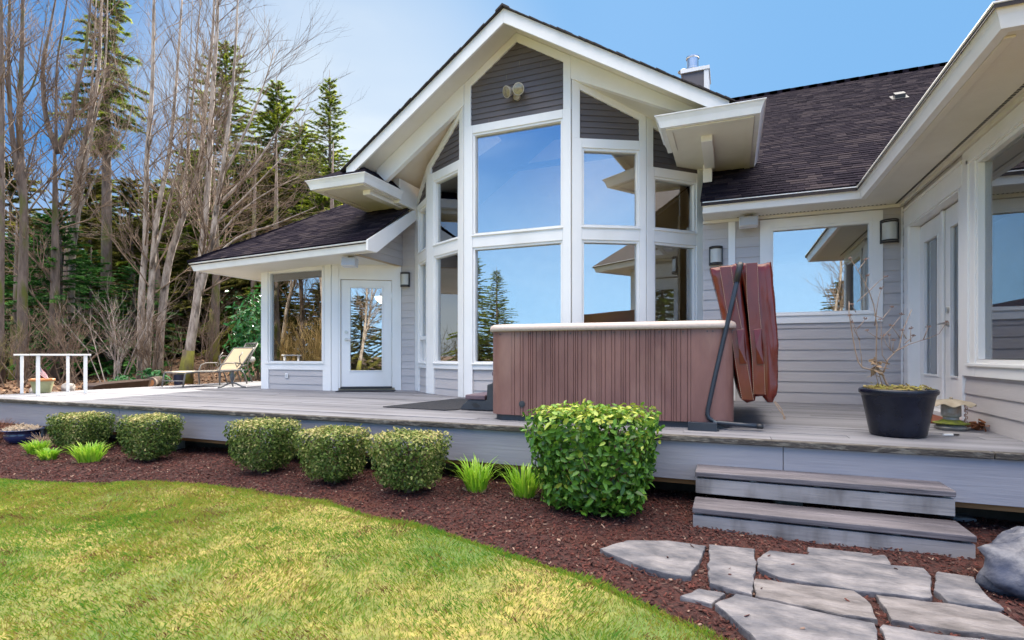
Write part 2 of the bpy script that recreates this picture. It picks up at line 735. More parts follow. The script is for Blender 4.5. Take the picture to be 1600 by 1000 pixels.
def part(name, mb, m, bevel=0.0, smooth=False, parent=None):
    return mb.build(name, M[m], parent or house, smooth=smooth, bevel=bevel)


def parts(name, mb, m, bevel=0.0):
    for q in pieces(mb):
        part(name, q, m, bevel)


def window(fr, a0, a1, z0, z1, d=-0.03, rim=0.032, wood_side=None, muntin=None):
    """thin vinyl frame with its pane; oak reveal inside"""
    mb = MB()
    fr.box(mb, a0, a1, z0, z0 + rim, d - 0.03, d + 0.05)
    fr.box(mb, a0, a1, z1 - rim, z1, d - 0.03, d + 0.05)
    fr.box(mb, a0, a0 + rim, z0 + rim, z1 - rim, d - 0.03, d + 0.05)
    fr.box(mb, a1 - rim, a1, z0 + rim, z1 - rim, d - 0.03, d + 0.05)
    if muntin:
        fr.box(mb, a0 + rim, a1 - rim, muntin - 0.03, muntin + 0.03, d - 0.03, d + 0.045)
        fr.box(mb, (a0 + a1) / 2 - 0.015, (a0 + a1) / 2 + 0.015, z0 + rim, muntin - 0.03, d - 0.03, d + 0.04)
    wobj = part('window', mb, 'white', bevel=0.003)
    mb = MB()
    fr.box(mb, a0 + rim * 0.6, a1 - rim * 0.6, z0 + rim * 0.6, z1 - rim * 0.6, d - 0.008, d)
    part('pane', mb, 'glass', parent=wobj)
    mb = MB()
    for x0, x1, y0, y1 in ((a0 - 0.05, a0, z0 - 0.05, z1 + 0.05), (a1, a1 + 0.05, z0 - 0.05, z1 + 0.05), (a0, a1, z0 - 0.05, z0), (a0, a1, z1, z1 + 0.05)):
        fr.box(mb, x0 + 0.012, x1 - 0.012 if x1 - x0 < 0.06 else x1, y0, y1, d - 0.17, d - 0.031)
    part('reveal', mb, 'wood', parent=wobj)
    return wobj


# ---------------- the window bay: five facets
ZB, ZS, ZT0, ZT1 = 0.42, 0.51, 2.235, 2.415
facets = [(FL2, 0.25, 0.745, 3.155, 3.16), (FL1, 0.2, 0.915, 3.46, 3.6), (FC, 0.14, 1.536, 3.935, 4.055), (FR1, 0.14, 0.962, 3.51, 3.64), (FR2, 0.125, 0.868, 3.165, 3.295)]
trim, sid, gsid, back = MB(), MB(), MB(), MB()
for k, (fr, a, b, zh, zg) in enumerate(facets):
    Lf = fr.L
    if k == 0:
        zg = 3.27
    ua, ub = fr.at(0, 0).x, fr.at(Lf, 0).x
    top = (lambda s_, fr=fr: zr(fr.at(s_, 0).x) - 0.09) if k == 2 else (lambda s_, fr=fr: zi(fr.at(s_, 0).x) + 0.02)
    fz = 0.125 if k != 2 else 0.13
    ext = 0.022
    # corner posts: 4 cm proud, mitred to the neighbours by a small overlap set back
    fr.box(trim, 0.001, a - 0.001, 0.003, zg, 0.0, 0.04)
    fr.box(trim, b + 0.001, Lf - 0.001, 0.003, zg, 0.0, 0.04)
    fr.box(trim, a, b, ZB, ZS, 0.0, 0.038)
    fr.box(trim, a, b, ZT0, ZT1, 0.0, 0.038)
    fr.box(trim, a, b, zh, zg - 0.001, 0.0, 0.038)
    # above the head: posts run up to the rake frieze
    pw = min(a, 0.11)
    pe = min(Lf - b, 0.11)
    apex = CX - fr.p.x if k == 2 else None
    fr.poly(trim, [(0.001, zg), (pw, zg), (pw, top(pw)), (0.001, top(0))], 0.0, 0.039)
    fr.poly(trim, [(Lf - pe, zg), (Lf - 0.001, zg), (Lf - 0.001, top(Lf)), (Lf - pe, top(Lf - pe))], 0.0, 0.039)
    if k == 2:
        fr.poly(trim, [(pw, top(pw) - fz), (apex, top(apex) - fz), (apex, top(apex)), (pw, top(pw))], 0.0, 0.037)
        fr.poly(trim, [(apex + 0.0005, top(apex) - fz), (Lf - pe, top(Lf - pe) - fz), (Lf - pe, top(Lf - pe)), (apex + 0.0005, top(apex))], 0.0, 0.037)
        poly = [(pw, zg), (Lf - pe, zg), (Lf - pe, top(Lf - pe) - fz), (apex, top(apex) - fz), (pw, top(pw) - fz)]
        fr.poly(back, [(0, zg - 0.1), (Lf, zg - 0.1), (Lf, top(Lf)), (apex, top(apex)), (0, top(0))], -0.12, -0.002)
    else:
        fr.poly(trim, [(pw, top(pw) - fz), (Lf - pe, top(Lf - pe) - fz), (Lf - pe, top(Lf - pe)), (pw, top(pw))], 0.0, 0.037)
        poly = [(pw, zg), (Lf - pe, zg), (Lf - pe, top(Lf - pe) - fz), (pw, top(pw) - fz)]
        fr.poly(back, [(0, zg - 0.1), (Lf, zg - 0.1), (Lf, top(Lf)), (0, top(0))], -0.12, -0.002)
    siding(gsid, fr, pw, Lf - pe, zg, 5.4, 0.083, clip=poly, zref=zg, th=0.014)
    siding(sid, fr, a, b, 0.0, ZB, 0.155, zref=0.42 - 3 * 0.155)
    backing(back, fr, 0, Lf, 0, zg - 0.1, holes=[(a, b, ZS, ZT0), (a, b, ZT1, zh)], th=0.12)
    window(fr, a, b, ZS, ZT0, muntin=0.93 if k == 0 else None)
    window(fr, a, b, ZT1, zh)
    # sill noses under every pane
    for z in (ZS, ZT1):
        fr.box(trim, a - 0.01, b + 0.01, z - 0.016, z + 0.006, 0.041, 0.058)
part('trim', trim, 'white', bevel=0.004)
part('wall', sid, 'siding')
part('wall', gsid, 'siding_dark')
part('wall', back, 'room')

# ---------------- gable roof, rake boards, beam and soffits
rk = MB()
for sgn, ue in ((-1, -5.53), (1, -0.03)):
    pts = [(CX, 6.64, zr(CX) - 0.018), (ue, 6.64, zr(ue) - 0.018), (ue, 6.64, zr(ue) - 0.20), (CX, 6.64, zr(CX) - 0.215)]
    rk.prism(pts, (0, 0.04, 0))
parts('fascia', rk, 'white', bevel=0.004)
sf = MB()
for ue in (-5.6, 0.0):
    sf.prism([(CX, 6.681, zr(CX) - 0.05), (ue, 6.681, zr(ue) - 0.05), (ue, 6.681, zr(ue) - 0.085), (CX, 6.681, zr(CX) - 0.085)], (0, 0.445, 0))
for u0, u1 in ((CX - 0.86, -6.08), (CX + 0.83, 0.0)):
    sf.prism([(u0, 7.17, zi(u0) + 0.03), (u1, 7.17, max(3.28, zi(u1) + 0.03)), (u1, 7.17, max(3.25, zi(u1))), (u0, 7.17, zi(u0))], (0, 1.35, 0))
parts('soffit', sf, 'soffit')
bmx = MB()
for u0, u1 in ((CX - 0.845, -5.30), (CX + 0.815, -0.30)):
    bmx.prism([(u0, 7.09, zr(u0) - 0.086), (u1, 7.09, zr(u1) - 0.086), (u1, 7.09, zi(u1) - 0.005), (u0, 7.09, zi(u0) - 0.005)], (0, 0.09, 0))
parts('beam', bmx, 'white', bevel=0.004)

roofm = MB()
for ue, ze in ((-6.16, 3.37), (0.30, 3.49)):
    um = -5.55 if ue < CX else -0.02
    roofm.prism([(CX, 6.69, zr(CX) - 0.012), (um, 6.69, zr(um) - 0.012), (um, 6.69, zr(um) - 0.045), (CX, 6.69, zr(CX) - 0.045)], (0, 6.2, 0))
    roofm.prism([(um, 7.4, zr(um) + 0.015), (ue, 7.4, ze + 0.01), (ue, 7.4, ze - 0.05), (um, 7.4, zr(um) - 0.045)], (0, 4.2, 0))
parts('roof', roofm, 'shingle_edge')
# ragged shingle ends along the two rakes
rg = random.Random(4)
rag = MB()
for ue in (-5.6, 0.02):
    n = 30
    for i in range(n):
        ua, ub = CX + (ue - CX) * i / n, CX + (ue - CX) * (i + 1.15) / n
        o = rg.uniform(0.0, 0.012)
        h = rg.uniform(0.004, 0.014)
        rag.prism([(ua, 6.60 - o, zr(ua) - 0.016), (ub, 6.60 - o, zr(ub) - 0.020), (ub, 6.60 - o, zr(ub) - 0.014 + h), (ua, 6.60 - o, zr(ua) - 0.008 + h)], (0, 0.25, 0))
rag.prism([(CX - 0.1, 6.585, zr(CX - .1) - 0.01), (CX, 6.585, zr(CX) - 0.01), (CX + 0.1, 6.585, zr(CX + .1) - 0.01), (CX + 0.1, 6.585, zr(CX + .1) + 0.014), (CX, 6.585, zr(CX) + 0.02), (CX - 0.1, 6.585, zr(CX - .1) + 0.014)], (0, 2, 0))
part('ridge_cap', rag, 'shingle_edge')

# ---------------- boxed eave returns at both feet of the gable
gut = MB()
gut.sweep([(-6.105, 9.0, 3.37), (-6.105, 6.615, 3.37), (-5.185, 6.615, 3.37), (-5.185, 7.52, 3.37)], GUT)
gut.sweep([(-0.745, 7.42, 3.49), (-0.745, 6.615, 3.49), (0.241, 6.615, 3.49), (0.241, 8.55, 3.49)], GUT)
parts('gutter', gut, 'gutter')
ret = MB()
ret.box(-6.10, -5.19, 6.62, 8.2, 3.24, 3.27)
ret.box(-0.74, 0.236, 6.62, 8.5, 3.36, 3.39)
for x0, x1, z, ye in ((-6.10, -5.19, 3.24, 8.2), (-0.74, 0.236, 3.36, 8.5)):      # narrow border mouldings
    ret.box(x0, x0 + 0.07, 6.69, min(ye, 7.35) if x0 > -1 else ye, z - 0.018, z - 0.001)
    ret.box(x1 - 0.07, x1, 6.69, ye if x0 > -1 else 7.45, z - 0.018, z - 0.001)
    ret.box(x0, x1, 6.62, 6.69, z - 0.02, z - 0.001)
parts('soffit', ret, 'soffit')
brk = MB()
brk.box(-5.42, -5.285, 6.90, 8.19, 3.17, 3.42)
brk.box(-5.284, -5.17, 7.53, 8.2, 3.19, 3.60)
brk.box(-0.36, -0.225, 7.0, 8.05, 3.285, 3.56)
brk.box(-0.385, -0.30, 8.03, 8.33, 2.55, 3.35)
parts('beam', brk, 'white', bevel=0.004)
hip = MB()
for (x0, x1, y0, yl, yr, z, xa, xb, zt) in ((-6.20, -5.09, 6.52, 8.2, 7.5, 3.372, -5.80, -5.27, 3.545), (-0.83, 0.33, 6.52, 7.4, 8.5, 3.492, -0.42, 0.0, 3.60)):
    a, b, c, d = (x0, y0, z), (x1, y0, z), (x1, yr, z), (x0, yl, z)
    e, f, g, h = (xa, y0 + 0.24, zt), (xb, y0 + 0.24, zt), (xb, yr, zt), (xa, yl, zt)
    hip.add([a, b, c, d, e, f, g, h], [(0, 1, 5, 4), (1, 2, 6, 5), (3, 0, 4, 7), (4, 5, 6, 7), (2, 3, 7, 6)])
parts('roof', hip, 'shingle')

# ---------------- nook with window and glazed door
def zn(u):
    return 2.30 + 0.10 * (u + 9.15) / 3.95


wn, sn, bn = MB(), MB(), MB()
LN = FN.L
FN.box(wn, 0.004, 0.184, 0.002, 2.42, 0, 0.03)
FN.box(wn, 1.482, LN - 0.001, 0.002, 2.42, 0, 0.03)
FN.box(wn, 0.184, 1.482, 2.205, 2.42, 0, 0.029)
FN.box(wn, 0.184, 1.482, 0.37, 0.495, 0, 0.029)
FN.box(wn, 0.13, 1.52, 0.482, 0.505, 0.031, 0.052)
FN.box(wn, 0.13, 0.184, 0.505, 2.22, 0.0305, 0.045)
FN.box(wn, 1.482, 1.52, 0.505, 2.22, 0.0305, 0.045)
FN.box(wn, 0.13, 1.52, 2.205, 2.235, 0.0305, 0.045)
siding(sn, FN, 0.184, 1.482, 0.0, 0.37, 0.155, zref=-0.05)
backing(bn, FN, 0, LN, 0, 2.4, holes=[(0.184, 1.482, 0.495, 2.205)])
window(FN, 0.184, 1.482, 0.495, 2.205)
LD = FD.L
for a0, a1, z0, z1, d in ((0.001, 0.114, 0.002, 2.5, 0.03), (0.114, 0.150, 0.05, 2.06, 0.022), (1.05, 1.098, 0.05, 2.06, 0.022), (1.098, LD, 0.002, 2.5, 0.03),
                          (0.114, 1.098, 2.06, 2.21, 0.018), (0.114, 1.098, 2.21, 2.5, 0.029), (0.150, 1.05, 1.995, 2.06, 0.021)):
    FD.box(wn, a0, a1, z0, z1, 0, d)
backing(bn, FD, 0, LD, 0, 2.45, holes=[(0.155, 1.045, 0.06, 1.99)])
backing(bn, FNL, 0, FNL.L, 0, 2.4)
FNL.box(wn, 0, FNL.L, 0.0, 2.4, 0.001, 0.02)
part('trim', wn, 'white', bevel=0.003)
dr = MB()
for a0, a1, z0, z1 in ((0.158, 0.313, 0.072, 1.985), (0.872, 1.042, 0.072, 1.985), (0.313, 0.872, 0.072, 0.36), (0.313, 0.872, 1.85, 1.985)):
    FD.box(dr, a0, a1, z0, z1, -0.045, -0.004)
for a0, a1, z0, z1 in ((0.30, 0.318, 0.345, 1.865), (0.867, 0.885, 0.345, 1.865), (0.318, 0.867, 0.345, 0.363), (0.318, 0.867, 1.847, 1.865)):
    FD.box(dr, a0, a1, z0, z1, -0.0035, 0.008)
door = part('door', dr, 'white', bevel=0.002)
mb = MB()
FD.box(mb, 0.305, 0.88, 0.35, 1.86, -0.028, -0.022)
part('pane', mb, 'glass', parent=door)
mb = MB()
c = FD.at(0.246, 0.915, 0)
mb.tube([FD.at(0.246, 0.915, -0.003), FD.at(0.246, 0.915, 0.012)], 0.03, 16)
mb.tube([FD.at(0.246, 0.915, 0.012), FD.at(0.246, 0.915, 0.05), FD.at(0.27, 0.915, 0.058), FD.at(0.345, 0.912, 0.055)], [0.012, 0.011, 0.011, 0.008], 10)
part('handle', mb, 'metal', smooth=True, parent=door)
mb = MB()
mb.tube([FD.at(0.246, 1.05, -0.003), FD.at(0.246, 1.05, 0.018)], 0.028, 16)
part('deadbolt', mb, 'metal', smooth=True, parent=door)
for z in (0.3, 1.0, 1.72):
    mb = MB()
    FD.box(mb, 1.043, 1.056, z - 0.05, z + 0.05, -0.004, 0.0225)
    part('hinge', mb, 'metal', parent=door)
mb = MB()
FD.box(mb, 0.150, 1.05, 0.035, 0.066, -0.04, 0.035)
part('threshold', mb, 'black')
siding(sn, FLW, 0, FLW.L, 0, 3.4, 0.132)
backing(bn, FLW, 0, FLW.L, 0, 3.4)
# triangular end wall over the door, facing the bay
FE = Fr((-5.56, 7.0), (-5.56, 8.2))
siding(sn, FE, 0, 1.2, 2.25, 3.3, 0.132, clip=[(0.0, 2.25), (1.2, 2.25), (1.2, 3.17), (0.0, 2.33)])
FE.poly(bn, [(0.0, 2.25), (1.2, 2.25), (1.2, 3.2), (0.0, 2.35)], -0.1, -0.002)
part('wall', sn, 'siding')
part('wall', bn, 'room')

# nook roof
sl_ = math.hypot(1, 0.68)
EX = Vector((1, 0, 0.10 / 3.95)).normalized()
V, F, C = shingles((-9.15, 6.72, 2.315), EX, (0, 1, 0.68), 27, 0.0945, lambda y: y / sl_ * 1.0, lambda y: 3.93, seed=2)
mb = MB()
mb.v, mb.f = V, F
mb.build('roof', M['shingle'], house, rnd=C)
mb = MB()
mb.prism([(-9.13, 6.74, 2.29), (-5.24, 6.74, 2.39), (-5.24, 9.2, 4.06), (-6.6, 9.25, 4.0)], (0, 0, -0.03))
mb.prism([(-9.13, 6.74, 2.29), (-6.6, 9.25, 4.0), (-6.6, 12.0, 4.0), (-9.13, 12.0, 2.29)], (0, 0, -0.03))
parts('roof', mb, 'shingle_edge')
mb = MB()
rg = random.Random(8)
for i in range(16):                              # hip cap tabs
    t = i / 16 * 2.5
    o = Vector((-9.15 + t, 6.72 + t, 2.325 + 0.68 * t + 0.0))
    mb.hexa(o + Vector((-0.06, 0.06, -0.03)), Vector((0.19, 0.19, 0.122)), Vector((0.12, -0.12, 0)), Vector((0, 0, 0.04 + rg.random() * 0.012)))
part('ridge_cap', mb, 'shingle')
mb = MB()
mb.sweep([(-9.03, 11.5, 2.30), (-9.03, 6.84, 2.30), (-5.2, 6.84, 2.40)], GUT)
parts('gutter', mb, 'gutter')
mb = MB()
mb.prism([(-9.03, 6.845, 2.172), (-5.57, 6.845, 2.26), (-5.57, 8.19, 2.26), (-6.62, 7.6, 2.25), (-9.0, 8.6, 2.172)], (0, 0, 0.02))
mb.prism([(-9.03, 8.3, 2.172), (-8.3, 7.6, 2.185), (-8.3, 11.5, 2.185), (-9.03, 11.5, 2.172)], (0, 0, 0.018))
mb.prism([(-5.565, 6.845, 2.262), (-5.24, 6.845, 2.268), (-5.24, 7.0, 2.268), (-5.565, 7.0, 2.262)], (0, 0, 0.015))
parts('soffit', mb, 'soffit')
mb = MB()
mb.prism([(-5.225, 6.73, 2.41), (-5.225, 8.19, 3.30), (-5.225, 8.19, 3.10), (-5.225, 6.95, 2.25), (-5.225, 6.73, 2.25)], (0.035, 0, 0))
mb.prism([(-5.55, 6.96, 2.26), (-5.226, 6.96, 2.26), (-5.226, 7.0, 2.46), (-5.55, 7.0, 2.46)], (0, 0.02, 0))
mb.prism([(-5.23, 6.9, 2.44), (-5.23, 8.19, 3.26), (-5.56, 8.19, 3.26), (-5.56, 6.9, 2.44)], (0, 0, -0.03))
parts('fascia', mb, 'white', bevel=0.003)
mb = MB()
mb.tube([(-8.98, 8.9, 2.20), (-8.98, 8.9, 2.07), (-8.9, 8.9, 2.0), (-8.62, 8.9, 1.95), (-8.55, 8.9, 1.88), (-8.55, 8.9, 0.05)], 0.04, 10)
part('downspout', mb, 'gutter', smooth=True)

# ---------------- wall behind the tub
wb, sb, bb = MB(), MB(), MB()
W1 = (0.872, 2.044, 1.18, 2.355)                 # glass in FB coordinates (s = u + 0.385)
siding(sb, FB, 0.0, 2.38, 0.0, 2.6, 0.142, holes=[(0.74, 2.16, 1.062, 2.475), (0.337, 0.428, 0, 2.6)])
backing(bb, FB, 0, 2.385, 0, 2.75, holes=[W1])
for a0, a1, z0, z1 in ((0.74, W1[0], 1.062, 2.475), (W1[1], 2.16, 1.062, 2.475), (W1[0], W1[1], 1.062, W1[2]), (W1[0], W1[1], W1[3], 2.475)):
    FB.box(wb, a0, a1, z0, z1, 0, 0.032)
FB.box(wb, W1[0] - 0.02, W1[1] + 0.02, W1[2] - 0.02, W1[2], 0.033, 0.048)
FB.box(wb, 0.337, 0.428, 0.003, 2.52, 0, 0.03)
window(FB, *W1)
FB.box(wb, 2.355, 2.384, 0.003, 2.52, 0.0, 0.024)
# return of the wall towards the bay
FRT = Fr((-0.385, 8.4), (-0.385, 8.016))
FRT.box(wb, 0, 0.366, 0, 3.3, -0.12, 0)
# ---------------- right wing
# s on FW = 8.016 - y
D0, D1 = 0.134, 1.90
W2 = (2.205, 3.40, 0.565, 2.335)
siding(sb, FW, 0.0, 3.56, 0.0, 2.6, 0.142, holes=[(D0, D1 + 0.03, -0.1, 2.40), (1.93, 3.56, 0.445, 2.487)])
backing(bb, FW, 0, 3.56, 0, 2.75, holes=[(D0 + 0.15, D1 - 0.1, 0.0, 2.20), W2])
backing(bb, FWF, 0, 5, -0.5, 2.75)
siding(sb, FWF, 0.0, 5.0, -0.5, 2.6, 0.142)
for a0, a1, z0, z1, d in ((D0, D0 + 0.15, 0.03, 2.2, 0.03), (D1 - 0.03, D1 + 0.03, 0.03, 2.2, 0.03), (D0, D1 + 0.03, 2.2, 2.40, 0.034), (D0 + 0.02, D1 + 0.03, 2.4, 2.43, 0.045),
                          (1.932, W2[0], 0.445, 2.487, 0.032), (W2[1], 3.56, 0.445, 2.487, 0.032), (W2[0], W2[1], 0.445, W2[2], 0.031), (W2[0], W2[1], W2[3], 2.487, 0.031),
                          (2.05, 3.5, W2[2] - 0.03, W2[2] - 0.005, 0.05), (2.05, 2.09, W2[2], W2[3] + 0.05, 0.046), (2.05, 3.5, W2[3] + 0.01, W2[3] + 0.05, 0.046)):
    FW.box(wb, a0, a1, z0, z1, 0, d)
# deep door jamb
FW.box(wb, D0 + 0.1505, D0 + 0.165, 0.03, 2.18, -0.14, 0.02)
FW.box(wb, D1 - 0.10, D1 - 0.031, 0.03, 2.18, -0.14, 0.02)
FW.box(wb, D0 + 0.1505, D1 - 0.031, 2.181, 2.1995, -0.14, 0.02)
part('trim', wb, 'white', bevel=0.003)
part('wall', sb, 'siding')
part('wall', bb, 'room')
window(FW, *W2)
mb = MB()
z = W2[2] + 0.04
while z < W2[3] - 0.05:                           # blind slats behind the big right window
    mb.hexa(FW.at(W2[0] + 0.05, z, -0.06), FW.e * 1.1, FW.n * 0.010 + Vector((0, 0, -0.0265)), FW.n * 0.0015)
    z += 0.0275
M['blind'] = pmat('blind_slat', (0.50, 0.62, 0.68), rough=0.5)  # blue of the reflected sky put into the slat colour
part('blind', mb, 'blind')


def leaf(a0, a1, dd, hs):
    mb = MB()
    g0, g1 = a0 + 0.17, a1 - 0.17
    for x0, x1, z0, z1 in ((a0, g0, 0.06, 2.165), (g1, a1, 0.06, 2.165), (g0, g1, 0.06, 0.42), (g0, g1, 1.95, 2.165)):
        FW.box(mb, x0, x1, z0, z1, dd - 0.045, dd)
    for x0, x1, z0, z1 in ((g0 - 0.012, g0 + 0.006, 0.4, 1.97), (g1 - 0.006, g1 + 0.012, 0.4, 1.97), (g0 + 0.006, g1 - 0.006, 0.4, 0.42), (g0 + 0.006, g1 - 0.006, 1.95, 1.97)):
        FW.box(mb, x0, x1, z0, z1, dd + 0.0005, dd + 0.01)
    d = part('door', mb, 'white', bevel=0.002)
    mb = MB()
    FW.box(mb, g0 - 0.005, g1 + 0.005, 0.41, 1.96, dd - 0.028, dd - 0.02)
    part('pane', mb, 'glass', parent=d)
    if hs:
        mb = MB()
        for zz, r_ in ((0.965, 0.03),):
            mb.tube([FW.at(hs, zz, dd + 0.0), FW.at(hs, zz, dd + 0.02)], r_, 16)
        mb.tube([FW.at(hs, 0.965, dd + 0.02), FW.at(hs, 0.965, dd + 0.06), FW.at(hs - 0.03, 0.965, dd + 0.065), FW.at(hs - 0.11, 0.962, dd + 0.06)], [0.012, 0.011, 0.011, 0.008], 10)
        part('handle', mb, 'metal', smooth=True, parent=d)
        mb = MB()
        mb.tube([FW.at(hs, 1.105, dd), FW.at(hs, 1.105, dd + .02)], .032, 16)
        part('deadbolt', mb, 'metal', smooth=True, parent=d)
    return d


leaf(D0 + 0.152, 1.07, -0.09, None)
leaf(1.10, D1 - 0.032, -0.09, 1.20)
mb = MB()
FW.box(mb, 1.055, 1.115, 0.06, 2.165, -0.089, -0.06)
part('astragal', mb, 'white', bevel=0.008)
mb = MB()
FW.box(mb, D0 + 0.15, D1 - 0.03, 0.0, 0.055, -0.14, 0.03)
part('threshold', mb, 'white', bevel=0.004)

# ---------------- right roofs, eaves and soffit
mb = MB()
mb.sweep([(-0.36, 7.53, 2.652), (1.497, 7.53, 2.652), (1.497, 3.95, 2.652), (6.5, 3.95, 2.652)][:2] + [(1.497, 3.95, 2.652), (6.5, 3.95, 2.652)],
         GUT)
parts('gutter', mb, 'gutter')
mb = MB()
mb.prism([(-0.37, 7.53, 2.53), (1.499, 7.53, 2.53), (1.499, 3.955, 2.53), (7.0, 3.955, 2.53), (7.0, 4.44, 2.53), (1.99, 4.44, 2.53), (1.99, 8.0, 2.53), (-0.37, 8.0, 2.53)], (0, 0, 0.02))
parts('soffit', mb, 'soffit')
mb = MB()                                        # soffit mouldings at the wall, with the vent strip
FB.box(mb, 0.0, 2.384, 2.49, 2.529, 0.021, 0.055)
FW.box(mb, 0.06, 3.56, 2.49, 2.529, 0.021, 0.055)
mb.box(1.5, 1.56, 4.02, 7.53, 2.515, 2.529)
part('trim', mb, 'soffit', bevel=0.003)
mb = MB()
x = 0.08
while x < 3.5:
    FW.box(mb, x, x + 0.028, 2.526, 2.5295, 0.085, 0.11)
    x += 0.045
x = 0.45
while x < 2.2:
    FB.box(mb, x, x + 0.02, 2.526, 2.5295, 0.085, 0.10)
    x += 0.045
part('vent_strip', mb, 'black')
cs = 1 / sl_
V, F, C = shingles((-0.39, 7.42, 2.665), (1, 0, 0), (0, 1, 0.68), 72, 0.0915,
                   lambda y: 0.0 if 7.42 + y * cs < 8.7 else -0.4, lambda y: 1.77 + y * cs, tab=0.2, seed=7, lift=0.013)
mb = MB()
mb.v, mb.f = V, F
mb.build('roof', M['shingle'], house, rnd=C)
mb = MB()
rz = 2.65 + 0.68 * (12.8 - 7.414)
mb.prism([(-0.38, 7.42, 2.64), (1.38, 7.42, 2.64), (6.76, 12.8, rz - 0.01), (-8.8, 12.8, rz - 0.01), (-7.0, 10.0, 4.4), (-0.38, 10.0, 4.4)], (0, 0, -0.04))  # ridge end stretched left, unseen, so its shadow covers the lawn
mb.prism([(-8.8, 12.8, rz - 0.01), (9.0, 12.8, rz - 0.01), (9.0, 18.2, 2.6), (-8.8, 18.2, 2.6)], (0, 0, -0.04))
mb.prism([(-8.8, 12.8, rz - 0.01), (-8.8, 18.2, 2.6), (-9.6, 18.2, 2.6), (-9.6, 14, 2.6)], (0, 0, -0.04))
mb.prism([(1.39, 3.84, 2.655), (1.39, 7.42, 2.655), (6.77, 12.8, rz - 0.012), (6.77, 6.0, rz - 0.012)], (0, 0, -0.04))
mb.prism([(1.39, 3.84, 2.655), (6.77, 6.0, rz - 0.012), (12, 6.0, rz - 0.012), (12, 3.84, 2.655)], (0, 0, -0.04))
parts('roof', mb, 'shingle_edge')
mb = MB()
rg = random.Random(5)
x = -3.0
while x < 6.7:                                    # ridge cap tabs
    mb.hexa((x, 12.68, rz - 0.07), (0.40, 0, 0.006), (0, 0.24, 0), (0, 0, 0.075 + rg.random() * 0.003))
    x += 0.25
part('ridge_cap', mb, 'shingle')
mb = MB()
for x0, x1, y0, y1 in ((-8.3, 9, 17.4, 17.5), (-8.3, -8.2, 8.2, 17.4), (8.9, 9, 4.4, 17.4)):
    mb.box(x0, x1, y0, y1, -0.5, 2.7)
parts('wall', mb, 'siding')
mb = MB()
mb.box(-8.25, 8.8, 8.55, 17.3, -0.1, 0.03)
mb.prism([(-8.25, 7.7, 0.03), (-6.7, 7.7, 0.03), (-5.6, 8.3, 0.03), (-5.2, 8.3, 0.03), (-4.6, 7.75, 0.03), (-3.7, 7.26, 0.03), (-2.1, 7.26, 0.03), (-1.2, 7.75, 0.03), (-0.4, 8.54, 0.03), (-8.25, 8.54, 0.03)], (0, 0, -0.1))
mb.box(2.13, 8.8, 4.6, 8.54, -0.1, 0.029)
part('floor', mb, 'roomfloor')
mb = MB()
mb.box(-8.2, 8.8, 12.6, 12.7, 0.03, 5.6)
mb.box(-5.34, 0.39, 10.3, 10.4, 0.03, 5.0)
mb.box(-5.45, -5.35, 9.2, 12.6, 0.03, 3.0)
mb.box(0.4, 0.5, 9.0, 12.6, 0.03, 3.2)
mb.box(2.0, 2.1, 8.2, 12.6, 0.03, 3.2)
mb.box(3.6, 3.7, 4.6, 8.2, 0.03, 2.6)
mb.box(-8.2, -5.7, 8.3, 12.6, 2.45, 2.5)
mb.prism([(-8.2, 7.75, 2.45), (-6.72, 7.75, 2.45), (-5.8, 8.295, 2.45), (-8.2, 8.295, 2.45)], (0, 0, 0.05))
mb.box(2.13, 3.6, 4.6, 12.6, 2.58, 2.62)
mb.box(0.5, 2.0, 8.2, 12.6, 2.58, 2.62)
parts('partition', mb, 'room')
# chimney
mb = MB()
mb.box(-0.77, -0.37, 9.3, 9.8, 4.3, 5.34)
ch = part('chimney', mb, 'siding_dark')
mb = MB()
mb.box(-0.80, -0.34, 9.27, 9.83, 5.34, 5.40)
mb.box(-0.43, -0.355, 9.285, 9.299, 4.3, 5.339)
mb.box(-0.369, -0.355, 9.299, 9.8, 4.3, 5.339)
part('cap', mb, 'white', parent=ch, bevel=0.003)
mb = MB()
mb.lathe([(0.075, 5.40), (0.075, 5.46), (0.11, 5.47), (0.11, 5.50), (0.095, 5.51), (0.095, 5.66), (0.11, 5.665), (0.11, 5.69), (0.0, 5.70)], (-0.62, 9.5, 0), 20)
mb.lathe([(0.05, 5.40), (0.05, 5.44), (0.10, 5.45), (0.02, 5.50)], (-0.76, 9.45, 0), 12)
part('flue', mb, 'metal', parent=ch, smooth=True)
mb = MB()
mb.hexa((2.59, 10.87, 5.015), (0.15, 0, 0), (0, 0.13, 0.088), (0, -0.02, 0.075))
mb.hexa((2.54, 10.82, 4.985), (0.24, 0, 0), (0, 0.22, 0.15), (0, -0.006, 0.012))
part('roof_vent', mb, 'black')

# ================================================================== DECK
deck = thing('deck', 'long weathered grey board deck with blue-grey painted fascia along the house', 'deck', (-4, 6.5, -0.02))
rg = random.Random(11)
mb = MB()
cc = []
wv = 4.415
while wv < 9.6:
    runs = []
    xr = 3.2 if wv < 8.3 else -8.1
    x = -10.9
    while x < xr:
        ln = rg.uniform(2.4, 4.9)
        x1 = min(x + ln, xr)
        if xr - x1 < 0.6:
            x1 = xr
        dz = rg.uniform(-0.002, 0.002)
        mb.hexa((x + 0.002, wv, -0.04 + dz), (x1 - x - 0.004, 0, 0), (0, 0.137, rg.uniform(-0.0015, 0.0015)), (0, 0, 0.04))
        cc += [rg.random()] * 6
        x = x1
    wv += 0.143
mb.build('boards', M['deckwood'], deck, rnd=cc)
mb = MB()
x = -10.93
while x < 3.2:
    x1 = min(x + rg.uniform(3, 4.6), 3.2)
    mb.box(x + 0.003, x1 - 0.003, 4.345, 4.413, -0.042, 0.001 + rg.uniform(-0.002, 0.002))
    x = x1
mb.box(-10.95, -10.905, 4.345, 9.6, -0.042, 0.0)
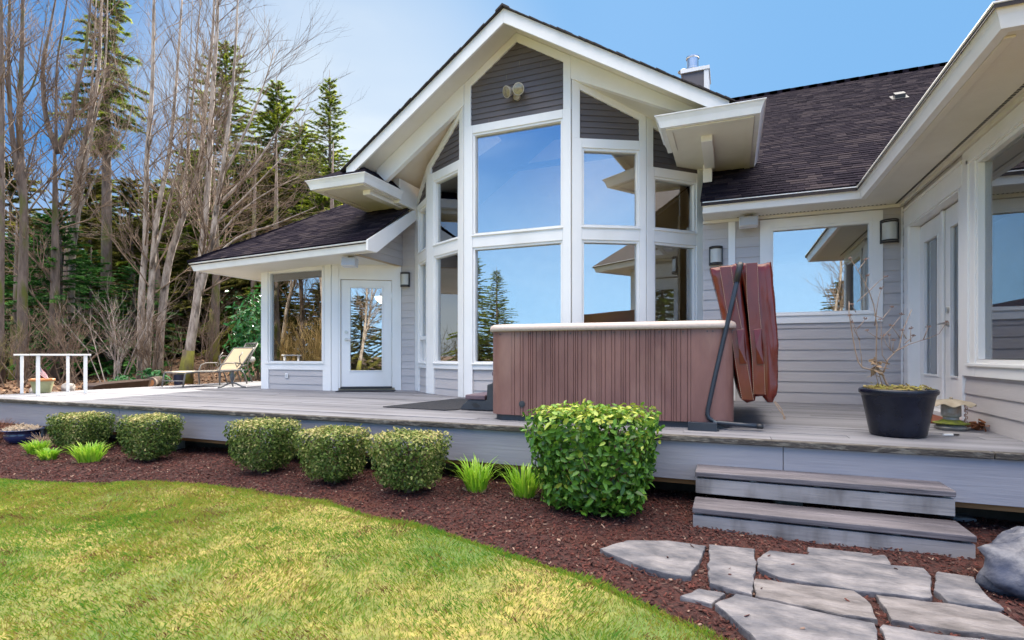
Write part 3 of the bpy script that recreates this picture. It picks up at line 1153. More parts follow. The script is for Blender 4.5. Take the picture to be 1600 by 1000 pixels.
mb.build('edge_board', M['deckedge'], deck, bevel=0.006)
mb = MB()
x = -10.9
for x1 in (-7.2, -3.35, 0.35, 3.2):
    mb.box(x + 0.002, x1 - 0.002, 4.375, 4.408, -0.345, -0.0425)
    x = x1
mb.box(-10.9, -10.87, 4.41, 9.6, -0.345, -0.0425)
mb.build('fascia', M['fascia'], deck, bevel=0.003)
mb = MB()
mb.box(-10.85, 3.2, 4.409, 4.45, -0.385, -0.10)
mb.build('rim_joist', M['cedar'], deck)
mb = MB()
for yy in (5.6, 7.0):
    mb.box(-10.8, 3.2, yy, yy + 0.1, -0.36, -0.045)
mb.box(-10.8, 3.2, 4.9, 4.95, -0.75, -0.05)
mb.build('framing', M['dark'], deck)
mb = MB()
for x in (-9.3, -6.6, -5.1, -3.05, -1.75, 0.4):
    mb = MB()
    mb.box(x - 0.1, x + 0.1, 4.55, 4.75, -0.75, -0.386)
    mb.build('pier', M['concrete'], deck, bevel=0.02)

# ---------------- steps
steps = thing('wooden_steps', 'two-tread grey plank steps leading up to the deck', 'steps', (0.52, 4.1, -0.56))
M['steptread'] = pmat('step_tread', (0.055, 0.05, 0.06), (0.15, 0.135, 0.15), 0.6, (1.4, 9, 9), bump=0.5, bscale=(3, 70, 70), third=((0.035, 0.03, 0.036), (0.8, 3, 3), 0.52, 0.7))
M['stepriser'] = pmat('step_riser', (0.19, 0.18, 0.185), (0.28, 0.265, 0.27), 0.75, (1.6, 3, 7), bump=0.3, bscale=(3, 40, 60),
                      third=((0.075, 0.065, 0.063), (5, 3, 1.4), 0.50, 0.72))
for w0, zt, zb, w1 in ((3.80, -0.40, -0.575, 4.10), (4.10, -0.215, -0.375, 4.372)):
    mb = MB()
    dp = (w1 - w0 + 0.02) / 2
    for k in range(2):
        mb.box(-0.25, 1.295, w0 - 0.012 + k * dp, w0 - 0.012 + (k + 1) * dp - 0.006, zt - 0.038, zt)
    mb.build('tread', M['steptread'], steps, bevel=0.006)
    mb = MB()
    mb.box(-0.247, 1.292, w0, w0 + 0.03, zb, zt - 0.052)
    mb.build('riser', M['stepriser'], steps, bevel=0.003)
    for x in (-0.235, 0.12, 0.52, 0.9, 1.24):
        mb = MB()
        mb.box(x, x + 0.04, w0 + 0.031, w1 if w1 < 4.2 else 4.37, zb, zt - 0.039)
        mb.build('stringer', M['stepriser'], steps)

# ================================================================== GROUND
RNG = np.random.default_rng(5)


def sstep(a, b, x):
    t = np.clip((x - a) / (b - a), 0, 1)
    return t * t * (3 - 2 * t)


def ground_z(x, y):
    x = np.asarray(x, float)
    y = np.asarray(y, float)
    out = np.maximum(-x - 11.0, np.where(x < -8.5, y - 9.65, -9))     # metres outside the deck
    step = 0.45 * sstep(-0.3, 0.25, out) * sstep(3.0, 5.5, y)
    hill = 0.165 * np.clip(y - 10.0, 0, 22) * np.where(out > 0, 1, sstep(-2, 0, out))
    hill = np.where(y > 18, np.minimum(hill, 3.4), hill)
    lump = 0.04 * np.sin(x * 1.7 + y) * sstep(0.5, 3, out)
    back = np.where(x > -8.3, sstep(18.5, 24, y), 1.0)
    return -0.57 + step + hill * back + lump


def grid(name, xs, ys, zf, mat, kind='structure'):
    X, Y = np.meshgrid(xs, ys)
    Z = zf(X, Y)
    V = np.stack([X, Y, Z], -1).reshape(-1, 3)
    nx, ny = len(xs), len(ys)
    i = np.arange(nx - 1)[None, :] + np.arange(ny - 1)[:, None] * nx
    F = np.stack([i, i + 1, i + nx + 1, i + nx], -1).reshape(-1, 4)
    return tag(np_mesh(name, V, F, mat, smooth=True), kind=kind)


M['forest'] = pmat('leaf_litter', (0.075, 0.042, 0.024), (0.19, 0.115, 0.065), 0.95, (5, 5, 5), detail=8, bump=1.0, bscale=(14, 14, 14),
                   third=((0.05, 0.06, 0.02), (0.4, 0.4, 0.4), 0.55, 0.7))
M['mulch'] = pmat('bark_mulch', (0.013, 0.003, 0.0025), (0.055, 0.011, 0.008), 0.95, (38, 38, 38), detail=8, bump=1.6, bscale=(50, 50, 50),
                  third=((0.085, 0.024, 0.011), (1.6, 1.6, 1.6), 0.55, 0.74))
M['soil'] = pmat('lawn_thatch', (0.16, 0.13, 0.04), (0.34, 0.29, 0.08), 0.95, (20, 20, 20), detail=6, bump=0.8,
                 third=((0.09, 0.14, 0.03), (1.1, 1.1, 1.1), 0.45, 0.62))
axis = lambda a, b, near, far: np.concatenate([np.linspace(-far, a, 14)[:-1], np.linspace(a, b, near), np.linspace(b, far, 14)[1:]])
grid('ground', axis(-45, 12, 140, 400), axis(-30, 45, 150, 400), ground_z, M['forest'])

EDGE = [(-30, 1.0), (-20, 1.6), (-12, 2.3), (-8.5, 2.62), (-6.44, 2.86), (-5.51, 3.05), (-4.78, 3.28), (-3.83, 3.44), (-2.95, 3.38), (-2.07, 3.14), (-1.41, 2.96), (-0.85, 2.76), (-0.40, 2.55),
        (-0.11, 2.42), (0.10, 2.28), (0.30, 1.98), (0.48, 1.45), (0.6, 0.6), (0.9, -1), (1.6, -4), (3, -12)]


def edge_y(x):
    return np.interp(x, [p[0] for p in EDGE], [p[1] for p in EDGE])


def bed_z(x, y):
    r = np.sin(x * 2.3 + 0.7) * np.cos(y * 2.9) * 0.012 + np.sin(x * 5.1 + y * 4.0) * 0.008
    mound = 0.02 * sstep(0.0, 0.6, y - edge_y(x)) - 0.05 * sstep(4.45, 5.2, y)
    flat = 1 - 0.85 * sstep(-1.3, -0.6, x) * sstep(3.9, 3.5, y)        # trodden level round the stones
    return -0.558 + (r + np.maximum(mound, 0)) * flat + np.minimum(mound, 0)


rg = np.random.default_rng(3)
bx_ = np.concatenate([np.linspace(-16, -8, 30)[:-1], np.linspace(-8, 3.5, 190)])
by_ = np.linspace(0.0, 5.6, 100)
grid('mulch_bed', bx_, by_, lambda X, Y: bed_z(X, Y) + rg.normal(0, 0.0035, X.shape), M['mulch'])

# lawn sheet: from the bed edge back past the camera
ls = np.concatenate([np.linspace(-30, -9, 22)[:-1], np.linspace(-9, 0.6, 110), [0.9, 1.6, 3.0]])
rows = np.concatenate([np.array([0.0, 0.012, 0.03, 0.08]), np.linspace(0.15, 4.5, 30), np.array([6, 9, 14, 20, 26])])
Xg = np.repeat(ls[None, :], len(rows), 0)
Yg = edge_y(ls)[None, :] - rows[:, None]
wob = 0.03 * np.sin(Xg * 9.0) * np.cos(Xg * 3.7) + 0.02 * np.sin(Xg * 23)
Yg = Yg + wob * np.exp(-rows[:, None] * 4)


def lawn_z(x, y):
    d = edge_y(x) - y
    left = np.where(x < -11, 0.05 * np.minimum(-x - 11, 30), 0)
    return -0.553 + 0.028 * sstep(0.0, 0.10, d) + 0.012 * np.sin(x * 1.9 + y * 1.3) + 0.008 * np.sin(x * 4.3 - y * 3.1) - 0.02 * (d < 0.005) + left


Zg = lawn_z(Xg, Yg)
nx, ny = Xg.shape[1], Xg.shape[0]
i = np.arange(nx - 1)[None, :] + np.arange(ny - 1)[:, None] * nx
tag(np_mesh('lawn', np.stack([Xg, Yg, Zg], -1).reshape(-1, 3), np.stack([i, i + nx, i + nx + 1, i + 1], -1).reshape(-1, 4), M['soil'], smooth=True), kind='structure')

# grass blades in front of the camera, denser close by
M['grass'] = pmat('grass_blade', (0.20, 0.22, 0.045), rough=0.6, scale=(1, 1, 1), spec=0.25, translucent=0.45,
                  rnd=(((0.17, 0.095, 0.04), (0.33, 0.25, 0.07), (0.30, 0.32, 0.040), (0.225, 0.33, 0.034), (0.15, 0.30, 0.030), (0.08, 0.22, 0.027)), 1.0))


def lattice_noise(x, y, s, seed):
    r = np.random.default_rng(seed)
    g = r.random((64, 64))
    xs, ys = x / s, y / s
    xi, yi = np.floor(xs).astype(int), np.floor(ys).astype(int)
    fx, fy = xs - xi, ys - yi
    fx, fy = fx * fx * (3 - 2 * fx), fy * fy * (3 - 2 * fy)
    h = lambda a, b: g[a % 64, b % 64]
    return (h(xi, yi) * (1 - fx) + h(xi + 1, yi) * fx) * (1 - fy) + (h(xi, yi + 1) * (1 - fx) + h(xi + 1, yi + 1) * fx) * fy


def blades(n, x0, x1, dmin, dmax, hmin, hmax, wd):
    x = RNG.uniform(x0, x1, n)
    d = RNG.uniform(dmin, dmax, n)
    y = edge_y(x) - d
    keep = (y > 0.9 - 0.35 * x * 0) & (y > 0.75) & (x > -9.5)
    x, y, d = x[keep], y[keep], d[keep]
    n = len(x)
    clump = lattice_noise(x, y, 0.16, 1) * 0.6 + lattice_noise(x, y, 0.5, 2) * 0.4
    h = RNG.uniform(hmin, hmax, n) * (0.55 + 0.8 * clump)
    a = RNG.uniform(0, 2 * np.pi, n)
    flow = lattice_noise(x, y, 0.22, 7) * 6.3
    la = np.where(RNG.random(n) < 0.6, flow + RNG.normal(0, 0.5, n), RNG.uniform(0, 6.3, n))
    lean = RNG.uniform(0.2, 1.3, n) * h
    z = lawn_z(x, y) - 0.004
    px, py = np.cos(a) * wd, np.sin(a) * wd
    lx, ly = np.cos(la) * lean, np.sin(la) * lean
    V = np.stack([np.stack([x - px, y - py, z], -1), np.stack([x + px, y + py, z], -1),
                  np.stack([x + px * .7 + lx * .4, y + py * .7 + ly * .4, z + h * .62], -1), np.stack([x + lx, y + ly, z + h], -1)], 1)
    patch = lattice_noise(x, y, 0.55, 3) * 0.45 + lattice_noise(x, y, 0.17, 4) * 0.35 + lattice_noise(x, y, 0.06, 5) * 0.2
    rnd = np.clip((patch - 0.5) * 0.9 + 0.60 + RNG.normal(0, 0.26, n), 0, 1)
    rnd = np.where((lattice_noise(x, y, 0.11, 9) > 0.80) & (RNG.random(n) < 0.45), 0.0, rnd)
    return V.reshape(-1, 3), np.arange(4 * n).reshape(-1, 4), rnd


Vs, Fs, Cs, off = [], [], [], 0
for args in ((230000, -7.5, 0.35, 0.0, 2.4, 0.010, 0.028, 0.0017), (16000, -9.5, 0.35, 0.0, 0.05, 0.015, 0.042, 0.0020), (60000, -9.5, -3.0, 0.0, 2.6, 0.012, 0.03, 0.0024)):
    V, F, C = blades(*args)
    Vs.append(V)
    Fs.append(F + off)
    Cs.append(C)
    off += len(V)
tag(np_mesh('grass', np.concatenate(Vs), np.concatenate(Fs), M['grass'], rnd=np.concatenate(Cs)), kind='stuff')

STONES = [
    ('flagstone', 'pointed oval grey flagstone nearest the lawn edge, left of the path', 'stone', 0, [(-0.735, 3.142), (-0.612, 3.337), (-0.368, 3.434), (-0.146, 3.429), (-0.17, 3.137), (-0.2, 2.923), (-0.313, 2.916), (-0.434, 2.947), (-0.607, 3.05)]),
    ('flagstone', 'upright rectangular flagstone with a dark damp stain near its top', 'stone', 0, [(-0.131, 3.461), (0.129, 3.489), (0.091, 2.812), (-0.108, 2.868)]),
    ('flagstone', 'narrow bluish flagstone half tucked under the lower step', 'stone', -0.02, [(0.431, 3.70), (0.842, 3.72), (0.826, 3.547), (0.412, 3.507)]),
    ('flagstone', 'longest flagstone, running parallel just below the steps', 'stone', 0, [(0.204, 3.471), (0.965, 3.51), (0.969, 3.393), (0.879, 3.097), (0.566, 3.053), (0.324, 3.078), (0.221, 3.092), (0.131, 3.174), (0.146, 3.353)]),
    ('flagstone', 'mid-size flagstone with rounded right end in the middle of the path', 'stone_brown', 0, [(0.112, 3.03), (0.553, 3.048), (0.598, 2.922), (0.591, 2.745), (0.465, 2.745), (0.103, 2.806)]),
    ('flagstone', 'smallest pale flagstone scattered with bark, beside the lawn corner', 'stone', -0.01, [(-0.229, 2.683), (-0.153, 2.815), (-0.03, 2.806), (-0.088, 2.66)]),
    ('flagstone', 'broad pale flagstone with a blue wet patch at the bottom of the picture', 'stone', 0, [(-0.074, 2.645), (0.016, 2.79), (0.576, 2.715), (0.522, 2.40), (0.179, 2.16), (0.069, 2.42)]),
    ('flagstone', 'large flagstone with rust coloured spots right of the path', 'stone_brown', 0, [(0.646, 3.035), (0.905, 3.052), (1.113, 3.03), (1.155, 2.912), (1.171, 2.79), (0.849, 2.765), (0.653, 2.78)]),
    ('flagstone', 'triangular flagstone with ragged right edge below the boulders', 'stone', 0, [(1.022, 3.492), (1.173, 3.475), (1.141, 3.284), (1.154, 3.09), (0.938, 3.075), (0.924, 3.197)]),
    ('flagstone', 'wide flagstone cut off by the bottom right corner of the picture', 'stone', -0.004, [(0.605, 2.722), (0.847, 2.716), (1.104, 2.765), (1.2, 2.608), (0.9, 2.2), (0.535, 2.3)]),
    ('flagstone', 'far flagstone lying behind the right end of the steps', 'stone', 0.0, [(1.404, 4.798), (1.6, 4.84), (1.601, 4.697), (1.467, 4.678)]),
]


def in_stone(x, y):
    hit = np.zeros(len(x), bool)
    for _, _, _, _, poly in STONES:
        c = np.zeros(len(x), bool)
        for (x0, y0), (x1, y1) in zip(poly, poly[1:] + poly[:1]):
            if y0 != y1:
                c ^= ((y0 > y) != (y1 > y)) & (x < (x1 - x0) * (y - y0) / (y1 - y0) + x0)
        hit |= c
    return hit


# bark chips lying on the bed
M['chip'] = pmat('bark_chip', (0.05, 0.02, 0.015), rough=0.85, rnd=(((0.009, 0.0024, 0.002), (0.038, 0.0072, 0.0055), (0.088, 0.016, 0.009), (0.05, 0.02, 0.016), (0.26, 0.17, 0.13)), 1.0))
n = 68000
x = RNG.uniform(-10.5, 2.6, n)
y = np.where(x < 0.05, edge_y(x) + RNG.uniform(-0.02, 2.6, n), RNG.uniform(1.6, 4.9, n))
ons = in_stone(x, y)
k = (y < 4.9) & (y > 1.6) & (~ons | (RNG.random(len(x)) < 0.008)) & (y > edge_y(x) - 0.02)
ons = ons[k]
x, y = x[k], y[k]
n = len(x)
ln, wd = RNG.uniform(0.004, 0.015, n) * np.where(RNG.random(n) < .06, 1.9, 1), RNG.uniform(0.0025, 0.0065, n)
a, tilt = RNG.uniform(0, 6.3, n), RNG.normal(0, 0.35, n)
ex = np.stack([np.cos(a) * np.cos(tilt), np.sin(a) * np.cos(tilt), np.sin(tilt)], -1) * ln[:, None]
roll = RNG.normal(0, 0.4, n)
ey = np.stack([-np.sin(a), np.cos(a), np.sin(roll)], -1) * wd[:, None]
c0 = np.stack([x, y, np.where(ons, -0.519, bed_z(x, y) + 0.006 + RNG.random(n) * 0.008)], -1)
up = np.array([0, 0, 0.003])
V = np.stack([c0 - ex - ey, c0 + ex - ey * .6, c0 + ex * .9 + ey, c0 - ex * .8 + ey], 1)
V = np.concatenate([V, V - up], 1).reshape(-1, 3)
b8 = (np.arange(n) * 8)[:, None, None]
F = (b8 + np.array([[0, 1, 2, 3], [4, 5, 1, 0], [5, 6, 2, 1], [6, 7, 3, 2], [7, 4, 0, 3]])[None]).reshape(-1, 4)
tag(np_mesh('bark_chips', V, F, M['chip'], rnd=np.repeat(np.clip(RNG.beta(2, 3, n) + (RNG.random(n) < 0.04) * 0.5, 0, 1), 5)), kind='stuff')
# litter on the forest floor
M['litter'] = pmat('dry_leaves', (0.2, 0.1, 0.05), rough=0.9, rnd=(((0.07, 0.035, 0.02), (0.24, 0.12, 0.06), (0.34, 0.22, 0.13)), 1.0))
n = 30000
x = RNG.uniform(-26, -7, n)
y = RNG.uniform(3.5, 26, n)
k = (x < -11.1) | (y > 9.9)
x, y = x[k], y[k]
n = len(x)
a = RNG.uniform(0, 6.3, n)
sz = RNG.uniform(0.02, 0.06, n)
c0 = np.stack([x, y, ground_z(x, y) + 0.015], -1)
ex = np.stack([np.cos(a), np.sin(a), RNG.normal(0, 0.5, n)], -1) * sz[:, None]
ey = np.stack([-np.sin(a), np.cos(a), RNG.normal(0, 0.5, n)], -1) * sz[:, None] * 0.6
tag(np_mesh('leaf_litter', np.stack([c0 - ex, c0 - ey, c0 + ex, c0 + ey], 1).reshape(-1, 3), np.arange(4 * n).reshape(-1, 4), M['litter'], rnd=RNG.random(n)), kind='stuff')

# ---------------- flagstones
M['stone'] = pmat('flagstone', (0.04, 0.043, 0.058), (0.215, 0.203, 0.212), 0.75, (4.0, 6.5, 5), detail=8, bump=3.0, bscale=(8, 19, 11),
                  third=((0.06, 0.065, 0.085), (2.6, 5, 3), 0.52, 0.72))
M['stone_brown'] = pmat('rusty_flagstone', (0.065, 0.058, 0.06), (0.205, 0.188, 0.19), 0.75, (4, 10, 5), detail=8, bump=3.0, bscale=(8, 20, 11),
                        third=((0.20, 0.09, 0.035), (4.5, 4.5, 4), 0.62, 0.78))
rs = random.Random(21)
for nm, lb, mt, dz, poly in STONES:
    cx = sum(p[0] for p in poly) / len(poly)
    cy = sum(p[1] for p in poly) / len(poly)
    pts = []
    for a, b in zip(poly, poly[1:] + poly[:1]):
        ln = math.hypot(b[0] - a[0], b[1] - a[1])
        m = max(2, int(ln / 0.035))
        nx_, ny_ = (b[1] - a[1]) / ln, -(b[0] - a[0]) / ln
        wv_ = 0.0
        for q in range(m):
            t = q / m
            wv_ = 0.6 * wv_ + rs.gauss(0, 0.0035)
            pts.append((a[0] + (b[0] - a[0]) * t + nx_ * wv_, a[1] + (b[1] - a[1]) * t + ny_ * wv_))
    bm = bmesh.new()
    tops = [bm.verts.new((x - cx, y - cy, 0.0)) for x, y in pts]
    f = bm.faces.new(tops)
    if f.normal.z < 0:
        f.normal_flip()
    bm.normal_update()
    ret_ = bmesh.ops.extrude_face_region(bm, geom=[f])
    for v in [g for g in ret_['geom'] if isinstance(g, bmesh.types.BMVert)]:
        v.co.z -= 0.06
    bm.faces.ensure_lookup_table()
    bm.normal_update()
    bmesh.ops.recalc_face_normals(bm, faces=bm.faces)
    es = [e for e in bm.edges if all(abs(v.co.z) < 1e-6 for v in e.verts)]
    bmesh.ops.bevel(bm, geom=es, offset=0.007, segments=2, profile=0.6, affect='EDGES', clamp_overlap=True)
    me = bpy.data.meshes.new(nm)
    bm.to_mesh(me)
    bm.free()
    me.materials.append(M[mt])
    o = bpy.data.objects.new(nm, me)
    COL.objects.link(o)
    o.location = (cx, cy, -0.524 + dz)
    o.rotation_euler = (rs.gauss(0, 0.006), rs.gauss(0, 0.006), 0)
    BASE[o.name] = Vector(o.location)
    tag(o, lb, 'flagstone', 'flagstones of the path')

# ---------------- rocks
M['rock'] = pmat('boulder_rock', (0.055, 0.06, 0.085), (0.26, 0.26, 0.28), 0.85, (5, 5, 5), detail=9, bump=2.0, bscale=(14, 14, 14),
                 third=((0.03, 0.04, 0.075), (3.2, 3.2, 3.2), 0.48, 0.60))
M['rock_pale'] = pmat('garden_rock', (0.22, 0.20, 0.18), (0.38, 0.35, 0.32), 0.9, (8, 8, 8), detail=9, bump=2.0, bscale=(20, 20, 20))


def rock(name, label, c, r, mat, seed, cat='boulder', sub=4, group=None, amp=0.16):
    bm = bmesh.new()
    bmesh.ops.create_icosphere(bm, subdivisions=sub, radius=1)
    rr = random.Random(seed)
    pl = [(Vector((rr.gauss(0, 1), rr.gauss(0, 1), rr.gauss(0, 1))).normalized(), rr.uniform(0.62, 0.95)) for _ in range(16)]
    from mathutils import noise
    for v in bm.verts:
        d = v.co.normalized()
        h = 1.0
        for nn, q in pl:
            t = d.dot(nn)
            if t > 1e-3:
                h = min(h, q / t)
        h = h * 0.85 + 0.15
        h *= 1 + amp * noise.fractal(d * 2.3 + Vector((seed, 0, 0)), 1.0, 2.0, 4)
        v.co = Vector((d.x * h * r[0], d.y * h * r[1], d.z * h * r[2]))
    me = bpy.data.meshes.new(name)
    bm.to_mesh(me)
    bm.free()
    for p in me.polygons:
        p.use_smooth = True
    me.materials.append(M[mat])
    o = bpy.data.objects.new(name, me)
    COL.objects.link(o)
    o.location = c
    BASE[o.name] = Vector(c)
    return tag(o, label, cat, group)


rock('boulder', 'big blue-grey boulder at the right edge, in front of the other', (1.47, 3.42, -0.47), (0.33, 0.25, 0.20), 'rock', 3, group='boulders by the path')
rock('boulder', 'paler flat-topped boulder lying behind the big one near the step end', (1.60, 3.90, -0.48), (0.26, 0.15, 0.17), 'rock', 9, group='boulders by the path')
rock('rock', 'small brown rock poking in at the right edge below the boulders', (1.40, 3.10, -0.53), (0.08, 0.06, 0.06), 'rock_pale', 5, 'rock', 3)

# ================================================================== PLANTS
def leaves(C, Nn, size, aspect, rng, fold=0.25, droop=0.3, spin=None):
    """rhombic folded leaves at centres C along normals Nn -> V, F (two triangles-as-quads per leaf)"""
    n = len(C)
    up = np.array([0, 0, 1.0])
    t = rng.normal(0, 1, (n, 3)) if spin is None else spin
    t = t - Nn * np.sum(t * Nn, 1, keepdims=True)
    t /= np.linalg.norm(t, axis=1, keepdims=True) + 1e-9
    b = np.cross(Nn, t)
    sz = size * rng.uniform(0.65, 1.3, n)[:, None]
    wd = sz * aspect
    dn = -up * sz * droop * rng.random((n, 1))
    q = lambda f, sd, h: C + t * sz * f + b * wd * sd + Nn * sz * fold * h + dn * f * f
    V = np.stack([q(0, 0, 0), q(.30, .46, .25), q(.68, .42, .28), q(1, 0, 0), q(.68, -.42, .28), q(.30, -.46, .25), q(.32, 0, -.1), q(.68, 0, -.1)], 1).reshape(-1, 3)
    k = (np.arange(n) * 8)[:, None, None]
    F = (k + np.array([[0, 6, 1], [0, 5, 6], [6, 7, 2], [6, 2, 1], [6, 5, 4], [6, 4, 7], [7, 3, 2], [7, 4, 3]])[None]).reshape(-1, 3)
    return V, F


def superell(n, rng, r, e=3.2, lo=-1.0, taper=0.0, depth=0.16, jag=0.05):
    """points in the outer shell of a rounded box; returns points and outward directions"""
    d = rng.normal(0, 1, (n * 2, 3))
    d /= np.linalg.norm(d, axis=1, keepdims=True)
    k = 1 / np.sum(np.abs(d) ** e, 1) ** (1 / e)
    s = 1 - depth * rng.random(len(d)) ** 1.3 + jag * rng.normal(0, 1, len(d))
    P_ = d * (k * s)[:, None]
    q = P_[:, 2] > lo
    P_, d, k = P_[q][:n], d[q][:n], k[q][:n]
    g = np.sign(P_) * np.abs(P_) ** (e - 1)
    g /= np.linalg.norm(g, axis=1, keepdims=True) + 1e-9
    tp = 1 + taper * P_[:, 2:3]
    X = P_ * np.array(r)
    X[:, :2] *= tp
    return X, g


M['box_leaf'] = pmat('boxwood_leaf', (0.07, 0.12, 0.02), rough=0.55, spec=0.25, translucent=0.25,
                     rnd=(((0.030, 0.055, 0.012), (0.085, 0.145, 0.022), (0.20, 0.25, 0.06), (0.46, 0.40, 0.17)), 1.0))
M['laurel_leaf'] = pmat('laurel_leaf', (0.07, 0.16, 0.02), rough=0.36, spec=0.4, translucent=0.25,
                        rnd=(((0.025, 0.075, 0.010), (0.065, 0.175, 0.018), (0.14, 0.29, 0.03), (0.38, 0.42, 0.06)), 1.0))
M['daylily'] = pmat('young_blade', (0.24, 0.46, 0.03), rough=0.4, translucent=0.45, rnd=(((0.15, 0.34, 0.02), (0.26, 0.50, 0.03), (0.44, 0.60, 0.07)), 1.0))
M['bark'] = pmat('shrub_bark', (0.10, 0.065, 0.04), (0.18, 0.12, 0.08), 0.9, (20, 20, 20))
M['dead'] = pmat('dead_twig', (0.24, 0.16, 0.11), (0.36, 0.27, 0.20), 0.9, (20, 20, 20))
M['straw'] = pmat('straw', (0.40, 0.31, 0.20), (0.30, 0.22, 0.14), 0.9, (20, 20, 20), rnd=(((0.25, 0.16, 0.09), (0.5, 0.42, 0.30)), 0.7))


def stems_mb(rng, base, n, h, spread, r=0.006):
    mb = MB()
    for _ in range(n):
        a = rng.uniform(0, 6.3)
        s = rng.uniform(0.3, 1) * spread
        p0 = Vector(base) + Vector((math.cos(a), math.sin(a), 0)) * 0.03
        p2 = Vector(base) + Vector((math.cos(a) * s, math.sin(a) * s, h * rng.uniform(0.7, 1)))
        p1 = (p0 + p2) / 2 + Vector((rng.gauss(0, .03), rng.gauss(0, .03), 0.02))
        mb.tube([p0, p1, p2], [r, r * .7, r * .4], 5)
    return mb


def clipped_shrub(x, y, w_, d_, h, label, seed, n=8000, size=0.029):
    rng = np.random.default_rng(seed)
    pr = random.Random(seed)
    zb = float(bed_z(x, y))
    t = thing('clipped_shrub', label, 'shrub', (x, y, zb), 'clipped shrubs along the deck')
    c = np.array([x, y, zb + 0.05 + h / 2])
    r = (w_ / 2, d_ / 2, h / 2)
    X, g = superell(n, rng, r, 6.0, taper=0.20, depth=0.2, jag=0.022)
    lump = 1 + 0.03 * np.sin(X[:, :1] * 19 + seed) * np.sin(X[:, 1:2] * 17) + 0.02 * np.sin(X[:, 2:] * 23 + seed)
    X = X * lump
    keep = rng.random(len(X)) < np.where(X[:, 2] < -r[2] * 0.75, 0.55, 1.0)
    X, g = X[keep], g[keep]
    nn = g + rng.normal(0, 0.55, g.shape)
    nn /= np.linalg.norm(nn, axis=1, keepdims=True)
    V, F = leaves(X + c, nn, size, 0.52, rng)
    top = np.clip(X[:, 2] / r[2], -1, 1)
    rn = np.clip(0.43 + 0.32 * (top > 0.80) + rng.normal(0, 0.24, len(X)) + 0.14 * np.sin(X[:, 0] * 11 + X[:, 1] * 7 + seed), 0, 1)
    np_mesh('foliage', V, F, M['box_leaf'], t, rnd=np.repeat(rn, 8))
    mb = stems_mb(pr, (x, y, zb - 0.02), 26, h * 0.95, w_ * 0.42)
    for _ in range(70):                            # bare twigs showing through the shell
        d = Vector((pr.gauss(0, 1), pr.gauss(0, 1), pr.gauss(0, 0.6))).normalized()
        p = Vector(c) + Vector((d.x * r[0], d.y * r[1], d.z * r[2])) * 0.98
        mb.tube([p - d * 0.12, p + Vector((pr.gauss(0, .02), pr.gauss(0, .02), pr.uniform(0, .03)))], [0.0035, 0.002], 4)
    mb.build('stem', M['bark'], t)
    return t


clipped_shrub(-7.33, 4.02, 0.56, 0.46, 0.42, 'flat clipped shrub farthest left, behind the green tufts', 1)
clipped_shrub(-6.02, 3.98, 0.50, 0.45, 0.46, 'barrel shaped clipped shrub right of the farthest left one', 2)
clipped_shrub(-4.34, 3.99, 0.56, 0.46, 0.47, 'clipped shrub at the left of the three in the middle of the deck', 3)
clipped_shrub(-3.42, 3.93, 0.51, 0.45, 0.46, 'middle clipped shrub, between its two rounded neighbours', 4)
clipped_shrub(-2.55, 3.86, 0.56, 0.46, 0.46, 'clipped shrub just left of the bright tufts near the big laurel', 5)

# the big laurel
rng = np.random.default_rng(40)
pr = random.Random(40)
LX, LY = -0.965, 3.93
zb = float(bed_z(LX, LY))
t = thing('laurel_bush', 'big square-cut glossy laurel bush in front of the hot tub', 'bush', (LX, LY, zb))
r = (0.42, 0.31, 0.37)
c = np.array([LX, LY, zb + 0.05 + r[2]])
X, g = superell(5600, rng, r, 8.0, taper=0.17, depth=0.30, jag=0.018)
X *= 1 + 0.025 * np.sin(X[:, :1] * 15) * np.sin(X[:, 2:] * 13 + 1)
nn = g * 0.9 + rng.normal(0, 0.42, g.shape)
nn /= np.linalg.norm(nn, axis=1, keepdims=True)
spin = rng.normal(0, 0.7, X.shape) + np.array([0, 0, 0.5])
V, F = leaves(X + c, nn, 0.056, 0.52, rng, droop=0.4, spin=spin)
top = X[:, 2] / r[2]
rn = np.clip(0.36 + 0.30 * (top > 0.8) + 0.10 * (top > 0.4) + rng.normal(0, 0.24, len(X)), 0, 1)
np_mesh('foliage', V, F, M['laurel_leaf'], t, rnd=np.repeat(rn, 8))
stems_mb(pr, (LX, LY, zb - 0.02), 34, 0.72, 0.46, 0.008).build('stem', M['bark'], t)


